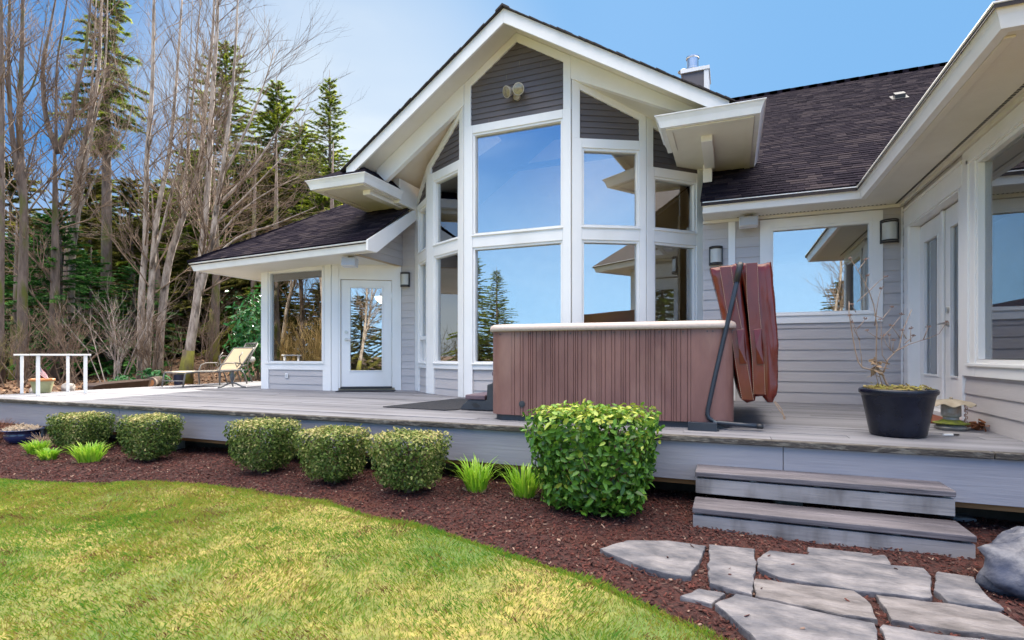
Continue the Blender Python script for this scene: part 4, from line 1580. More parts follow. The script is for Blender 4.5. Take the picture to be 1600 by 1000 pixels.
def tuft(x, y, r, h, n, label, seed, lean=(0, 0)):
    rr = np.random.default_rng(seed)
    zb = float(bed_z(x, y))
    t = thing('grass_tuft', label, 'plant', (x, y, zb), 'bright green tufts in the bed')
    a = rr.uniform(0, 6.3, n)
    q = np.sqrt(rr.random(n)) * r * 0.55
    bx, by = x + np.cos(a) * q * 1.2, y + np.sin(a) * q * 0.8
    hh = h * rr.uniform(0.6, 1.1, n)
    sp = rr.uniform(0.1, 0.95, n) * h
    la = a + rr.normal(0, 0.5, n)
    ox, oy = np.cos(la) * sp + lean[0], np.sin(la) * sp + lean[1]
    wd = 0.007
    px, py = -np.sin(la) * wd, np.cos(la) * wd
    z = np.full(n, zb)
    segs = []
    for f, zz, ww in ((0, 0, .8), (0.25, .45, 1.0), (0.6, .85, .8), (1.0, 1.0, 0.08)):
        for s in (-1, 1):
            segs.append(np.stack([bx + ox * f + s * px * ww, by + oy * f + s * py * ww, z + hh * zz], -1))
    V = np.stack(segs, 1).reshape(-1, 3)
    k = (np.arange(n) * 8)[:, None, None]
    F = (k + np.array([[0, 1, 3, 2], [2, 3, 5, 4], [4, 5, 7, 6]])[None]).reshape(-1, 4)
    np_mesh('blades', V, F, M['daylily'], t, rnd=np.repeat(rr.random(n), 3))
    mb = MB()
    pr_ = random.Random(seed)
    for _ in range(24):
        b_ = pr_.uniform(0, 6.3)
        p = Vector((x + math.cos(b_) * r * .6, y + math.sin(b_) * r * .5, zb))
        mb.tube([p, p + Vector((math.cos(b_) * .05, math.sin(b_) * .05, pr_.uniform(.01, .05)))], [0.003, 0.002], 4)
    mb.build('dead_leaves', M['straw'], t)


tuft(-7.62, 3.72, 0.17, 0.15, 170, 'bright green tuft nearest the blue bowl, back of the left pair', 1)
tuft(-7.10, 3.57, 0.14, 0.12, 150, 'low bright green tuft in front of the left pair', 2)
tuft(-6.48, 3.63, 0.19, 0.20, 190, 'largest bright green tuft at the left, before the barrel shrub', 3)
tuft(-2.03, 4.10, 0.13, 0.26, 120, 'bright green tuft beside the rightmost clipped shrub', 4)
tuft(-1.58, 4.07, 0.13, 0.25, 120, 'bright green tuft hard against the big laurel', 5)


def dry_twigs(name, label, x, y, h, n, mat, seed, spread=0.16):
    pr_ = random.Random(seed)
    zb = float(bed_z(x, y))
    mb = MB()
    for _ in range(n):
        a = pr_.uniform(0, 6.3)
        p = Vector((x + pr_.gauss(0, .03), y + pr_.gauss(0, .03), zb - 0.01))
        d = Vector((math.cos(a) * spread, math.sin(a) * spread, h * pr_.uniform(.5, 1)))
        q = p + d * 0.55
        e = p + d + Vector((pr_.gauss(0, .03), pr_.gauss(0, .03), 0))
        mb.tube([p, q, e], [0.005, 0.0035, 0.0015], 4)
        for _ in range(3):
            mb.tube([q, q + Vector((pr_.gauss(0, .05), pr_.gauss(0, .05), pr_.uniform(.02, .1)))], [0.0025, 0.001], 3)
    o = mb.build(name, M[mat], base=(x, y, zb))
    return tag(o, label, 'plant')


M['redtwig'] = pmat('reddish_twig', (0.22, 0.085, 0.05), (0.30, 0.14, 0.09), 0.9, (10, 10, 10))
dry_twigs('dry_shrub', 'dead pale twiggy plant between the bowl and first clipped shrub', -7.95, 4.0, 0.22, 40, 'dead', 3)
dry_twigs('dry_shrub', 'reddish dry twiggy shrub at the left end of the deck', -9.55, 4.15, 0.34, 70, 'redtwig', 4, 0.25)
dry_twigs('dry_shrub', 'rust brown twiggy stub left of the flat clipped shrub', -7.75, 4.22, 0.30, 40, 'redtwig', 6, 0.12)

# ================================================================== TREES
M['birch'] = pmat('pale_bark', (0.42, 0.35, 0.29), (0.14, 0.105, 0.08), 0.85, (9, 9, 2.5), detail=6, lo=0.42, hi=0.66, bump=0.6, bscale=(25, 25, 8),
                  third=((0.075, 0.062, 0.05), (7, 7, 2.2), 0.57, 0.68))
M['grey_bark'] = pmat('grey_bark', (0.085, 0.062, 0.05), (0.19, 0.145, 0.12), 0.9, (9, 9, 2), detail=6, bump=0.6, bscale=(25, 25, 8),
                      third=((0.10, 0.11, 0.02), (2.5, 2.5, 0.8), 0.56, 0.68))
M['twig'] = pmat('bare_twig', (0.10, 0.062, 0.042), (0.26, 0.185, 0.125), 0.9, (3, 3, 3))
M['moss_bark'] = pmat('mossy_bark', (0.13, 0.12, 0.02), (0.20, 0.19, 0.03), 0.95, (12, 12, 6), bump=0.8, third=((0.10, 0.075, 0.05), (3, 3, 1.2), 0.5, 0.65))
M['needle'] = pmat('conifer_needles', (0.05, 0.08, 0.02), rough=0.6, spec=0.25, translucent=0.5,
                   rnd=(((0.03, 0.06, 0.010), (0.12, 0.18, 0.020), (0.30, 0.36, 0.035), (0.55, 0.52, 0.07)), 1.0))
M['needle_blue'] = pmat('cedar_sprays', (0.03, 0.09, 0.03), rough=0.6, spec=0.3, translucent=0.3,
                        rnd=(((0.016, 0.07, 0.016), (0.06, 0.19, 0.035), (0.16, 0.34, 0.06)), 1.0))
M['needle_brown'] = pmat('hemlock_sprays', (0.09, 0.08, 0.03), rough=0.7, spec=0.2, translucent=0.3,
                         rnd=(((0.05, 0.06, 0.012), (0.17, 0.165, 0.033), (0.40, 0.33, 0.075)), 1.0))
RIGHT = Vector((0.9277, 0.3733, 0))
FWD = Vector((-0.3733, 0.9277, 0))


def spray_twigs(mb, pr_, p, d, ln, r, depth):
    """thin branching twigs appended to mb"""
    q = p + d * ln * 0.5 + Vector((pr_.gauss(0, .05), pr_.gauss(0, .05), pr_.gauss(0, .03) + 0.02)) * ln
    e = p + d * ln + Vector((pr_.gauss(0, .09), pr_.gauss(0, .09), 0.12)) * ln
    mb.tube([p, q, e], [r, r * 0.65, r * 0.3], 4 if r > 0.012 else 3, cap=False)
    if depth <= 0:
        return
    for k in range(4 if depth > 1 else 4):
        t = pr_.uniform(0.25, 0.95)
        b = p + (q - p) * (t * 2) if t < 0.5 else q + (e - q) * (t * 2 - 1)
        ang = pr_.choice((-1, 1)) * pr_.uniform(0.35, 0.8)
        ax = Vector((pr_.gauss(0, 1), pr_.gauss(0, 1), pr_.gauss(0, .6))).normalized()
        dd = (Matrix.Rotation(ang, 3, ax) @ d + Vector((0, 0, 0.25))).normalized()
        spray_twigs(mb, pr_, b, dd, ln * pr_.uniform(0.4, 0.65), r * 0.55, depth - 1)


def bare_tree(label, loc, stems, mpp, px0, seed, bark='birch', moss=0.0, density=1.0, side=0.0):
    """stems: lists of ((offset, height) in outline units, base radius); limbs and twigs grow along the upper stem"""
    pr_ = random.Random(seed)
    z0 = float(ground_z(loc[0], loc[1])) - 0.05
    t = thing('bare_tree', label, 'tree', (loc[0], loc[1], z0), 'bare trees behind the deck')
    tr, cr = MB(), MB()
    lowest = None
    for si, (pts, r0) in enumerate(stems):
        dep = pr_.uniform(-0.5, 0.5) if si else 0.0
        P3 = []
        for i, (px, py) in enumerate(pts):
            h = 0.63 + (555.5 - py) * mpp
            f = i / (len(pts) - 1)
            P3.append(Vector((loc[0], loc[1], h)) + RIGHT * ((px - px0) * mpp) + FWD * (dep * f + pr_.gauss(0, .03)))
        if si == 0:
            P3[0].z = z0
        # smooth the polyline
        Q = []
        for i in range(len(P3) - 1):
            a, b, c_, d_ = P3[max(i - 1, 0)], P3[i], P3[i + 1], P3[min(i + 2, len(P3) - 1)]
            for k in range(4):
                u = k / 4
                Q.append(0.5 * ((2 * b) + (c_ - a) * u + (2 * a - 5 * b + 4 * c_ - d_) * u * u + (3 * b - a - 3 * c_ + d_) * u ** 3))
        Q.append(P3[-1])
        m = len(Q)
        rad = [r0 * (1 - 0.8 * i / (m - 1)) for i in range(m)]
        if si == 0:
            rad[0] *= 1.5
            rad[1] *= 1.15
        tr.tube(Q, rad, 9 if r0 > 0.05 else 6)
        ln = sum((Q[i + 1] - Q[i]).length for i in range(m - 1))
        nb = int(ln * 2.9 * density)
        for _ in range(nb):
            f = pr_.uniform(0.28 if si == 0 else 0.1, 1.0)
            i = min(int(f * (m - 1)), m - 2)
            p = Q[i].lerp(Q[i + 1], pr_.random())
            up = (Q[i + 1] - Q[i]).normalized()
            a = pr_.uniform(0, 6.3)
            out = RIGHT * math.cos(a) * (1 + side) + FWD * math.sin(a) * 0.8 + RIGHT * side * 0.6
            d = (up * pr_.uniform(0.7, 1.5) + out).normalized()
            spray_twigs(cr, pr_, p, d, pr_.uniform(0.9, 2.2) * (1.15 - 0.5 * f), max(0.0075, rad[i] * 0.26), 2)
    tr.build('trunk', M[bark], t, smooth='all')
    if moss:
        mm = MB()
        b = Vector((loc[0], loc[1], z0))
        pts, r0 = stems[0]
        a0 = Vector((loc[0], loc[1], 0)) + RIGHT * ((pts[0][0] - px0) * mpp)
        a1 = Vector((loc[0], loc[1], 0)) + RIGHT * ((pts[1][0] - px0) * mpp)
        h1 = 0.63 + (555.5 - pts[1][1]) * mpp
        kk = min(1, moss / max(0.2, (h1 - z0)))
        mm.tube([Vector((a0.x, a0.y, z0)), Vector((*(a0.lerp(a1, kk * .5)).to_2d(), z0 + moss * 0.5)), Vector((*(a0.lerp(a1, kk)).to_2d(), z0 + moss))], [r0 * 1.75, r0 * 1.25, r0 * 1.02], 12)
        mm.build('moss', M['moss_bark'], t, smooth='all')
    cr.build('crown', M['twig'], t)
    return t


bare_tree('grey bare tree cut by the left edge of the picture', (-17.92, 7.88), [([(-4, 600), (0, 300), (3, 100), (2, -60)], .10)], .0168, -4, 1, 'grey_bark')
bare_tree('straight grey bare tree with a second stem, second from the left edge', (-18.55, 8.71),
          [([(33, 600), (36, 480), (37, 330), (30, 200), (33, 80), (38, -60)], .14), ([(36, 320), (27, 220), (24, 120), (30, 0), (33, -60)], .075), ([(36, 280), (48, 240), (60, 205), (70, 190)], .03), ([(34, 160), (50, 120), (60, 60), (66, 0)], .03)], .018, 35, 2, 'grey_bark')
bare_tree('bare tree forking into three stems above the green cedar', (-18.87, 9.65),
          [([(84, 590), (85, 400), (87, 235)], .17), ([(87, 237), (70, 180), (63, 100), (68, 40), (78, -40)], .08), ([(87, 237), (105, 195), (112, 130), (122, 60), (130, -50)], .09), ([(88, 240), (92, 180), (96, 100), (112, 20), (118, -50)], .05)], .0192, 86, 3, 'grey_bark')
bare_tree('slanting many-stemmed bare tree just left of the tall thin conifer', (-19.56, 10.45),
          [([(110, 590), (112, 420), (120, 280), (140, 190), (153, 110), (158, 20), (160, -50)], .11), ([(110, 420), (125, 260), (132, 130), (135, -40)], .07), ([(115, 400), (140, 230), (165, 120), (172, -20)], .06), ([(112, 360), (150, 260), (185, 200), (200, 90)], .04)], .0204, 112, 4, 'birch')
bare_tree('pair of slim pale parallel stems rising from one base', (-15.38, 9.98),
          [([(222, 600), (222, 470), (226, 380), (232, 250), (238, 130), (243, 0), (246, -60)], .10), ([(228, 600), (234, 430), (243, 330), (258, 230), (268, 110), (275, -20)], .095), ([(236, 420), (262, 330), (285, 230), (300, 120), (306, 0)], .04)], .018, 224, 5)
bare_tree('pale bare trunk leaning right from the brush, in front of the conifers', (-15.45, 10.49),
          [([(244, 600), (262, 430), (283, 350), (312, 260), (320, 150), (332, 60), (338, -40)], .115), ([(283, 350), (290, 250), (296, 120), (305, -20)], .06), ([(300, 300), (340, 220), (370, 140), (385, 50)], .035)], .0186, 250, 6, density=1.2)
bare_tree('leaning forked white tree with mossy foot, nearest the house', (-13.33, 9.73),
          [([(287, 606), (298, 530), (308, 470), (318, 370), (327, 270), (332, 150), (338, 40), (340, -50)], .13), ([(310, 460), (330, 390), (345, 300), (358, 230), (372, 120), (382, -10)], .09),
           ([(322, 400), (360, 345), (410, 305), (465, 275)], .035), ([(340, 320), (385, 270), (430, 205), (470, 150)], .04), ([(335, 350), (380, 310), (430, 262), (480, 215)], .03), ([(318, 420), (370, 372), (430, 350), (500, 322)], .035), ([(350, 270), (385, 200), (410, 130), (425, 70)], .04)],
          .0168, 290, 7, moss=0.95, density=1.25, side=0.25)


def conifer_mesh(name, H, Rb, z_lo, seed, mat, tw=0.34, dens=1.0, droop=0.25, ragged=0.25, lean=0.0):
    """a tapered trunk, whorled limbs and thousands of needle sprays"""
    rr = np.random.default_rng(seed)
    pr_ = random.Random(seed)
    root = thing('conifer', 'x', 'tree', (0, 0, 0))
    tr, lm = MB(), MB()
    tr.tube([(0, 0, -0.3), (0.02, 0, H * .35), (0.0, 0.03, H * .7), (0, 0, H)], [H * .010 + .02, H * .008 + .015, H * .0045 + .008, 0.007], 8)
    Cs_, Ds_, Rn = [], [], []
    z = z_lo
    while z < H * 0.955:
        f = (z - z_lo) / (H - z_lo)
        R_ = Rb * (1 - f) ** 0.88 * (0.55 + 0.45 * min(1, f * 6 + .3)) + 0.06
        nb = 6 if f < 0.85 else 5
        a0 = pr_.uniform(0, 6.3)
        for k in range(nb):
            if pr_.random() < 0.12:
                continue
            a = a0 + k * 6.283 / nb + pr_.gauss(0, .25)
            ln = R_ * pr_.uniform(1 - ragged * 1.6, 1 + ragged)
            up = 0.35 * f - droop * (1 - f) + pr_.gauss(0, .08)
            d = np.array([math.cos(a), math.sin(a), up])
            p0 = np.array([0, 0, z])
            p1 = p0 + d * ln * .55 + [0, 0, 0.04 * ln]
            p2 = p0 + d * ln + [0, 0, -0.06 * ln + 0.05]
            lm.tube([p0, p1, p2], [0.012 + .008 * ln, 0.01 + .003 * ln, 0.004], 4, cap=False)
            m = int((14 + ln * 40) * dens)
            t_ = rr.random(m) ** 0.75
            t_ = 0.14 + 0.86 * t_
            pos = np.where((t_ < .55)[:, None], p0 + (p1 - p0) * (t_ / .55)[:, None], p1 + (p2 - p1) * ((t_ - .55) / .45)[:, None])
            dn = d / np.linalg.norm(d)
            sd = np.array([-math.sin(a), math.cos(a), 0])
            s = rr.choice([-1, 1], m)[:, None] * rr.uniform(0.25, 1.1, m)[:, None]
            dd = dn + sd * s + np.array([0, 0, 1]) * rr.normal(-0.15, .28, m)[:, None]
            dd /= np.linalg.norm(dd, axis=1, keepdims=True)
            Cs_.append(pos)
            Ds_.append(dd * (tw * rr.uniform(.5, 1.25, m) * (0.75 + .5 * (1 - t_)) * (1 - .55 * f))[:, None])
            Rn.append(np.clip(0.30 + 0.45 * (t_ - .5) + rr.normal(0, .16, m) + pr_.gauss(0, .08), 0, 1))
        z += pr_.uniform(0.14, 0.30) * (1 if f < .8 else .7)
    C_, D_, Rn = np.concatenate(Cs_), np.concatenate(Ds_), np.concatenate(Rn)
    n = len(C_)
    # each spray: a spine with needles as four thin blades
    ln = np.linalg.norm(D_, axis=1, keepdims=True)
    dn = D_ / ln
    b = np.cross(dn, np.array([0, 0, 1.0]))
    b /= np.linalg.norm(b, axis=1, keepdims=True) + 1e-9
    u = np.cross(b, dn)
    Vs_, Rs_ = [], []
    for st, sidev, upv, l2 in ((0.0, 0.0, 0.0, 1.0), (0.12, 0.6, 0.1, 0.62), (0.12, -0.6, 0.1, 0.62), (0.4, 0.5, -0.15, 0.5), (0.4, -0.5, -0.15, 0.5)):
        o_ = C_ + D_ * st
        dv = dn + b * sidev + u * upv + rr.normal(0, .12, (n, 3))
        dv /= np.linalg.norm(dv, axis=1, keepdims=True)
        e = o_ + dv * ln * l2
        wv_ = (b * 0.55 + u * rr.normal(0, .6, (n, 1)))
        wv_ = wv_ / (np.linalg.norm(wv_, axis=1, keepdims=True) + 1e-9) * 0.036 * (0.7 + tw)
        Vs_.append(np.stack([o_ - wv_ * .5, o_ + wv_ * .6 + dv * ln * .2 * l2, e], 1))
        Rs_.append(Rn)
    V = np.concatenate(Vs_).reshape(-1, 3)
    Rr = np.concatenate(Rs_)
    F = np.arange(len(V)).reshape(-1, 3)
    np_mesh('crown', V, F, M[mat], root, rnd=Rr)
    tr.build('trunk', M['grey_bark'], root, smooth='all')
    lm.build('limb', M['grey_bark'], root)
    return root


cA = conifer_mesh('a', 14.0, 4.2, 1.0, 1, 'needle', tw=0.40, droop=0.38, ragged=0.38)
cB = conifer_mesh('b', 13.0, 3.3, 1.0, 2, 'needle', tw=0.38, droop=0.4, ragged=0.4)
cS = conifer_mesh('s', 14.0, 2.6, 1.5, 3, 'needle', tw=0.34, dens=0.75, droop=0.0, ragged=0.35)
cT = conifer_mesh('t', 17.0, 1.0, 8.2, 4, 'needle', tw=0.36, dens=0.9, droop=0.5, ragged=0.5)
cC = conifer_mesh('c', 6.0, 1.9, 0.7, 5, 'needle_blue', tw=0.26, dens=1.1, droop=0.35)
cH = conifer_mesh('h', 9.5, 3.1, 0.3, 6, 'needle_brown', tw=0.42, dens=1.1, droop=0.5, ragged=0.45)


def place(o, first, loc, sc, label, group, rz):
    z = float(ground_z(loc[0], loc[1])) - 0.1
    if first:
        o.location = (loc[0], loc[1], z)
        o.scale = sc
        o.rotation_euler = (0, 0, rz)
        tag(o, label, 'tree', group)
    else:
        copy_tree(o, (loc[0], loc[1], z), (0, 0, rz), sc, label, group)


GC = 'conifers of the wood'
for o, first, loc, sc, label, rz in [
    (cT, 1, (-21.81, 12.78), (1.1, 1.1, 1.0), 'tall thin conifer, bare below and shaggy only at its top', 0.6),
    (cA, 1, (-21.19, 17.34), (0.9, 0.9, 1.02), 'tallest pointed conifer in the middle of the wood', 0.2),
    (cA, 0, (-19.05, 18.21), (0.95, 0.95, 0.88), 'broad yellow-green conifer second from the house', 1.9),
    (cS, 1, (-18.23, 20.69), (1.0, 1.0, 0.93), 'slim see-through conifer against the sky, nearest the house', 0.0),
    (cB, 1, (-20.23, 20.97), (1.2, 1.2, 0.86), 'dark conifer behind the broad yellow-green one', 0.7),
    (cB, 0, (-23.38, 20.77), (1.25, 1.25, 0.82), 'dark conifer behind the tallest pointed one', 2.6),
    (cB, 0, (-26.34, 19.58), (1.3, 1.3, 0.80), 'dark conifer filling the gap behind the leaning pale trunk', 4.0),
    (cB, 0, (-16.8, 22.5), (1.3, 1.3, 0.62), 'low conifer showing just above the eave return', 1.2),
    (cA, 0, (-30.2, 17.6), (1.0, 1.0, 0.66), 'broad conifer far back behind the pair of slim pale stems', 3.1),
    (cH, 1, (-26.86, 15.06), (1.15, 1.15, 0.92), 'brownish hemlock behind the tall thin conifer', 0.4),
    (cH, 0, (-24.6, 15.4), (1.05, 1.05, 0.85), 'brownish hemlock behind the pair of slim pale stems', 2.4),
    (cH, 0, (-22.9, 14.4), (0.95, 0.95, 0.62), 'smaller brownish hemlock in front of the darker wood', 5.0),
    (cH, 0, (-20.3, 15.0), (0.9, 0.9, 0.5), 'low brownish hemlock behind the leaning forked tree', 3.6),
    (cB, 0, (-29.5, 21.5), (1.4, 1.4, 0.75), 'dark conifer deep in the wood behind the brownish hemlocks', 5.2),
    (cB, 0, (-22.0, 24.0), (1.4, 1.4, 0.80), 'dark conifer deep in the wood behind the broad yellow-green one', 0.1),
    (cA, 0, (-26.0, 24.5), (1.2, 1.2, 0.72), 'yellow-green conifer deep in the wood behind the tallest pointed one', 2.2),
    (cH, 0, (-17.6, 16.6), (1.0, 1.0, 0.80), 'brownish hemlock low above the left slope of the nook roof', 1.1),
    (cH, 0, (-19.4, 17.0), (1.0, 1.0, 0.70), 'brownish hemlock behind the thin dark trunk on the slope', 2.9),
    (cH, 0, (-29.0, 13.2), (1.2, 1.2, 0.95), 'brownish hemlock behind the three-stemmed bare tree', 4.4),
    (cH, 0, (-24.8, 12.6), (1.0, 1.0, 0.66), 'brownish hemlock between the short cedar and the tall thin conifer', 0.9),
    (cC, 1, (-18.3, 11.6), (1.1, 1.1, 0.62), 'green cedar low behind the pair of slim pale stems', 3.3),
    (cC, 0, (-24.0, 12.0), (1.4, 1.4, 1.0), 'large green cedar left of the tall thin conifer', 5.4),
    (cA, 0, (-15.6, 17.4), (0.8, 0.8, 0.50), 'yellow-green conifer low behind the slope of the nook roof', 0.9),
    (cH, 0, (-15.0, 15.2), (0.8, 0.8, 0.45), 'small brownish hemlock above the bright evergreen bush', 2.0),
    (cC, 0, (-19.3, 10.0), (1.0, 1.0, 0.92), 'bushy green cedar at the foot of the three-stemmed bare tree', 0.0),
    (cC, 0, (-22.2, 10.3), (1.15, 1.15, 0.85), 'feathery green cedar near the left edge of the picture', 2.0),
    (cC, 0, (-20.6, 11.6), (1.0, 1.0, 0.72), 'short green cedar behind the slanting many-stemmed tree', 4.1),
    (cC, 0, (-27.5, 10.6), (1.3, 1.3, 0.8), 'farther green cedar cut by the left edge of the picture', 1.0)]:
    place(o, first, loc, sc, label, GC, rz)
FARW = 'conifer of the far wood closing the view behind the nearer trees'
for k, (lx, ly, q, sx, sz) in enumerate([(-33.5, 19.0, 0, 1.5, .85), (-31.5, 21.6, 1, 1.4, .66), (-30.5, 24.2, 0, 1.5, .95), (-28.4, 25.6, 1, 1.3, .68), (-27.5, 28.4, 0, 1.6, 1.05), (-25.0, 29.5, 1, 1.4, .74), (-22.8, 29.8, 0, 1.5, 1.0),
                                         (-20.8, 29.6, 1, 1.3, .70), (-36.0, 17.2, 0, 1.5, .80), (-23.6, 18.2, 1, 1.0, .62), (-21.0, 22.6, 1, 1.15, .70), (-18.9, 22.9, 1, 1.1, .62), (-17.4, 20.9, 1, 1.0, .56), (-16.2, 19.0, 1, .9, .50), (-25.2, 17.0, 0, 1.0, .85), (-20.3, 18.7, 1, 1.0, .66)]):
    copy_tree((cH, cA)[q], (lx, ly, float(ground_z(lx, ly)) - .1), (0, 0, k * 1.7), (sx, sx, sz), FARW, 'conifers of the far wood')
# bare lower trunks standing between the conifers
for i, (lx, ly, r, h, lb) in enumerate([(-15.9, 12.6, 0.15, 7.0, 'mossy straight trunk behind the leaning forked tree'), (-14.9, 14.2, 0.15, 7.5, 'straight trunk standing on the sunny slope left of the laurel'),
                                        (-16.6, 14.8, 0.12, 8.0, 'thin dark trunk between two mossy trunks on the slope'), (-14.5, 16.5, 0.16, 8.0, 'dark trunk half hidden behind the eave of the nook'),
                                        (-18.4, 12.4, 0.14, 6.0, 'mossy trunk rising out of the bare brush'), (-20.9, 11.0, 0.17, 5.5, 'thick mossy trunk just right of the white handrails'),
                                        (-19.9, 9.2, 0.14, 5.0, 'mossy trunk behind the flag pot')]):
    z = float(ground_z(lx, ly))
    mb = MB()
    pr_ = random.Random(i + 60)
    mb.tube([(lx, ly, z - .1), (lx + pr_.gauss(0, .03), ly, z + 0.35), (lx + pr_.gauss(0, .1), ly, z + h * .5), (lx + pr_.gauss(0, .15), ly, z + h)], [r * 1.5, r, r * .7, 0.012], 10)
    t = thing('tree_trunk', lb, 'tree', (lx, ly, z), 'trunks among the conifers')
    mb.build('trunk', M['grey_bark'], t, smooth='all')
    if 'mossy' in lb:
        mb = MB()
        mb.tube([(lx, ly, z - .1), (lx, ly, z + .4), (lx, ly, z + 1.1), (lx, ly, z + 1.9)], [r * 1.55, r * 1.08, r * 1.03, r * .9], 12)
        mb.build('moss', M['moss_bark'], t, smooth='all')
    mb = MB()
    for _ in range(16):
        a = pr_.uniform(0, 6.3)
        zz = z + pr_.uniform(1.2, h)
        d = Vector((math.cos(a), math.sin(a), pr_.uniform(-.3, .2)))
        spray_twigs(mb, pr_, Vector((lx, ly, zz)), d.normalized(), pr_.uniform(.6, 1.5), 0.014, 2)
    mb.build('crown', M['twig'], t)


def brush(label, lx, ly, h, spread, n, seed, mat='twig', bias=(0, 0)):
    pr_ = random.Random(seed)
    z = float(ground_z(lx, ly)) - 0.05
    mb = MB()
    for _ in range(n if mat == 'goldtwig' else int(n * .6)):
        a = pr_.uniform(0, 6.3)
        s = pr_.uniform(0.2, 1.0) * spread
        d = Vector((math.cos(a) * s + bias[0], math.sin(a) * s + bias[1], h * pr_.uniform(.5, 1)))
        p = Vector((lx + pr_.gauss(0, .2), ly + pr_.gauss(0, .2), z))
        q = p + d * 0.5 + Vector((pr_.gauss(0, .08), pr_.gauss(0, .08), .1))
        e = p + d
        r = pr_.uniform(.010, .022)
        mb.tube([p, q, e], [r, r * .7, r * .35], 5, cap=False)
        for k in range(5):
            b = p.lerp(e, pr_.uniform(.3, .95))
            dd = (d.normalized() + Vector((pr_.gauss(0, .6), pr_.gauss(0, .6), pr_.gauss(.1, .4)))).normalized()
            spray_twigs(mb, pr_, b, dd, pr_.uniform(.35, .8), r * .4, 1)
    o = mb.build('bare_shrub', M[mat], base=(lx, ly, z))
    return tag(o, label, 'shrub', 'bare brush under the trees')


M['mosstwig'] = pmat('mossy_twig', (0.14, 0.12, 0.03), (0.24, 0.20, 0.10), 0.95, (4, 4, 4))
brush('pale leggy bare shrub in front of the pair of slim stems', -14.9, 8.9, 2.4, 1.1, 26, 1, 'birch')
brush('dense bare shrub left of the mossy foot of the leaning tree', -14.2, 9.5, 2.3, 0.9, 30, 2)
brush('tangled bare brush behind the dark trough', -15.6, 8.3, 1.9, 1.3, 30, 3)
brush('bare brush behind the right pair of handrail posts', -16.8, 8.0, 1.8, 1.2, 24, 4)
brush('mossy arching branches at the left edge behind the flag pot', -15.6, 6.4, 1.5, 1.3, 16, 5, 'mosstwig', (-0.4, -0.2))
brush('low mossy brush below the feathery green cedar', -17.8, 7.4, 1.6, 1.2, 20, 6, 'mosstwig')
brush('fine bare brush behind the leaning forked tree', -15.2, 11.6, 2.6, 1.2, 26, 7)
brush('bare brush in the shade of the brownish hemlock', -18.6, 11.3, 2.6, 1.3, 26, 8)

# the evergreen bush by the nook and low green plants
rng = np.random.default_rng(70)


def leafy(name, label, cat, x, y, r, h, n, size, mat, seed, e=2.2):
    rr = np.random.default_rng(seed)
    z = float(ground_z(x, y))
    t = thing(name, label, cat, (x, y, z))
    X, g = superell(n, rr, (r, r, h / 2), e, depth=0.6, jag=0.12)
    X *= 1 + 0.22 * np.sin(X[:, :1] * 5 + seed) * np.sin(X[:, 2:] * 4 + 1)
    nn = g * .6 + rr.normal(0, .5, g.shape) + [0, 0, .4]
    nn /= np.linalg.norm(nn, axis=1, keepdims=True)
    V, F = leaves(X + [x, y, z + h / 2], nn, size, 0.36, rr, droop=.5)
    np_mesh('foliage', V, F, M[mat], t, rnd=np.repeat(np.clip(rr.normal(.42, .2, n), 0, 1)[:len(X)], 8))
    stems_mb(random.Random(seed), (x, y, z - .05), 9, h * .9, r * .7, 0.018).build('stem', M['bark'], t)
    return t


M['rhodo'] = pmat('rhododendron_leaf', (0.02, 0.10, 0.03), rough=0.35, spec=0.5, translucent=0.2, rnd=(((0.012, 0.07, 0.02), (0.035, 0.17, 0.04), (0.10, 0.32, 0.07)), 1.0))
leafy('evergreen_bush', 'bright leafy evergreen bush beside the corner of the glazed nook', 'bush', -11.75, 10.65, 0.75, 2.4, 1700, 0.16, 'rhodo', 1)
leafy('evergreen_bush', 'dark evergreen bush behind the bright leafy one', 'bush', -12.6, 13.6, 1.0, 1.5, 1200, 0.15, 'rhodo', 5)
leafy('fern', 'low green fern clump left of the mossy foot of the leaning tree', 'plant', -13.7, 9.15, 0.3, 0.45, 160, 0.17, 'rhodo', 2)
leafy('fern', 'low green fern clump behind the dark trough', 'plant', -13.6, 8.35, 0.28, 0.34, 140, 0.15, 'rhodo', 3)

# the wood goes on to the left of the lawn and behind the camera; the house windows mirror it
GW = 'trees along the lawn'
i = 0
for (o, lx, ly, sx, sz) in [(cA, -30, 1.5, 1.0, .8), (cH, -22.5, -6.5, .9, .62), (cH, -24.5, -8.5, 1.0, .75), (cH, -20.6, -7.6, .85, .55), (cB, -33, -5, 1.2, 1), (cH, -27, -9.5, 1.1, .8), (cA, -31, -11, 1, .75), (cH, -24.5, -13, 1.1, .8), (cS, -15.2, -19.5, .8, .52), (cA, -17.3, -20.5, .62, .62), (cB, -20, -21, 1, .5), (cH, -27, -17, 1.2, .9),
                            (cH, 8.2, -19, .9, .85), (cH, 6.2, -21.5, .9, .62), (cH, 10.5, -22, 1, .9), (cH, 4.2, -23, 1, .35), (cH, 2.0, -24, 1, .3)]:
    i += 1
    copy_tree(o, (lx, ly, -0.5), (0, 0, i * 1.3), (sx, sx, sz), 'conifer of the wood left of and behind the lawn', GW)
M['goldtwig'] = pmat('golden_twig', (0.42, 0.27, 0.10), (0.55, 0.40, 0.18), 0.9, (3, 3, 3))
bt = [x for x in COL.objects if x.name.startswith('bare_tree') and x.parent is None]
for k, (lx, ly) in enumerate([(-21, 0.5), (-19.2, -4.6), (-20.3, -3.4), (-18.2, -5.0), (-21.5, -5.6), (-20, -9.5), (-18.9, -2.9), (-24, 0.2), (-17.4, -4.1), (-21.5, -12.5), (6.9, -18.0), (5.2, -19.5)]):
    copy_tree(bt[1 + k % 6], (lx, ly, -0.6), (0, 0, 2.2 + k * .9), (1, 1, .95), 'bare tree of the wood left of and behind the lawn', GW)
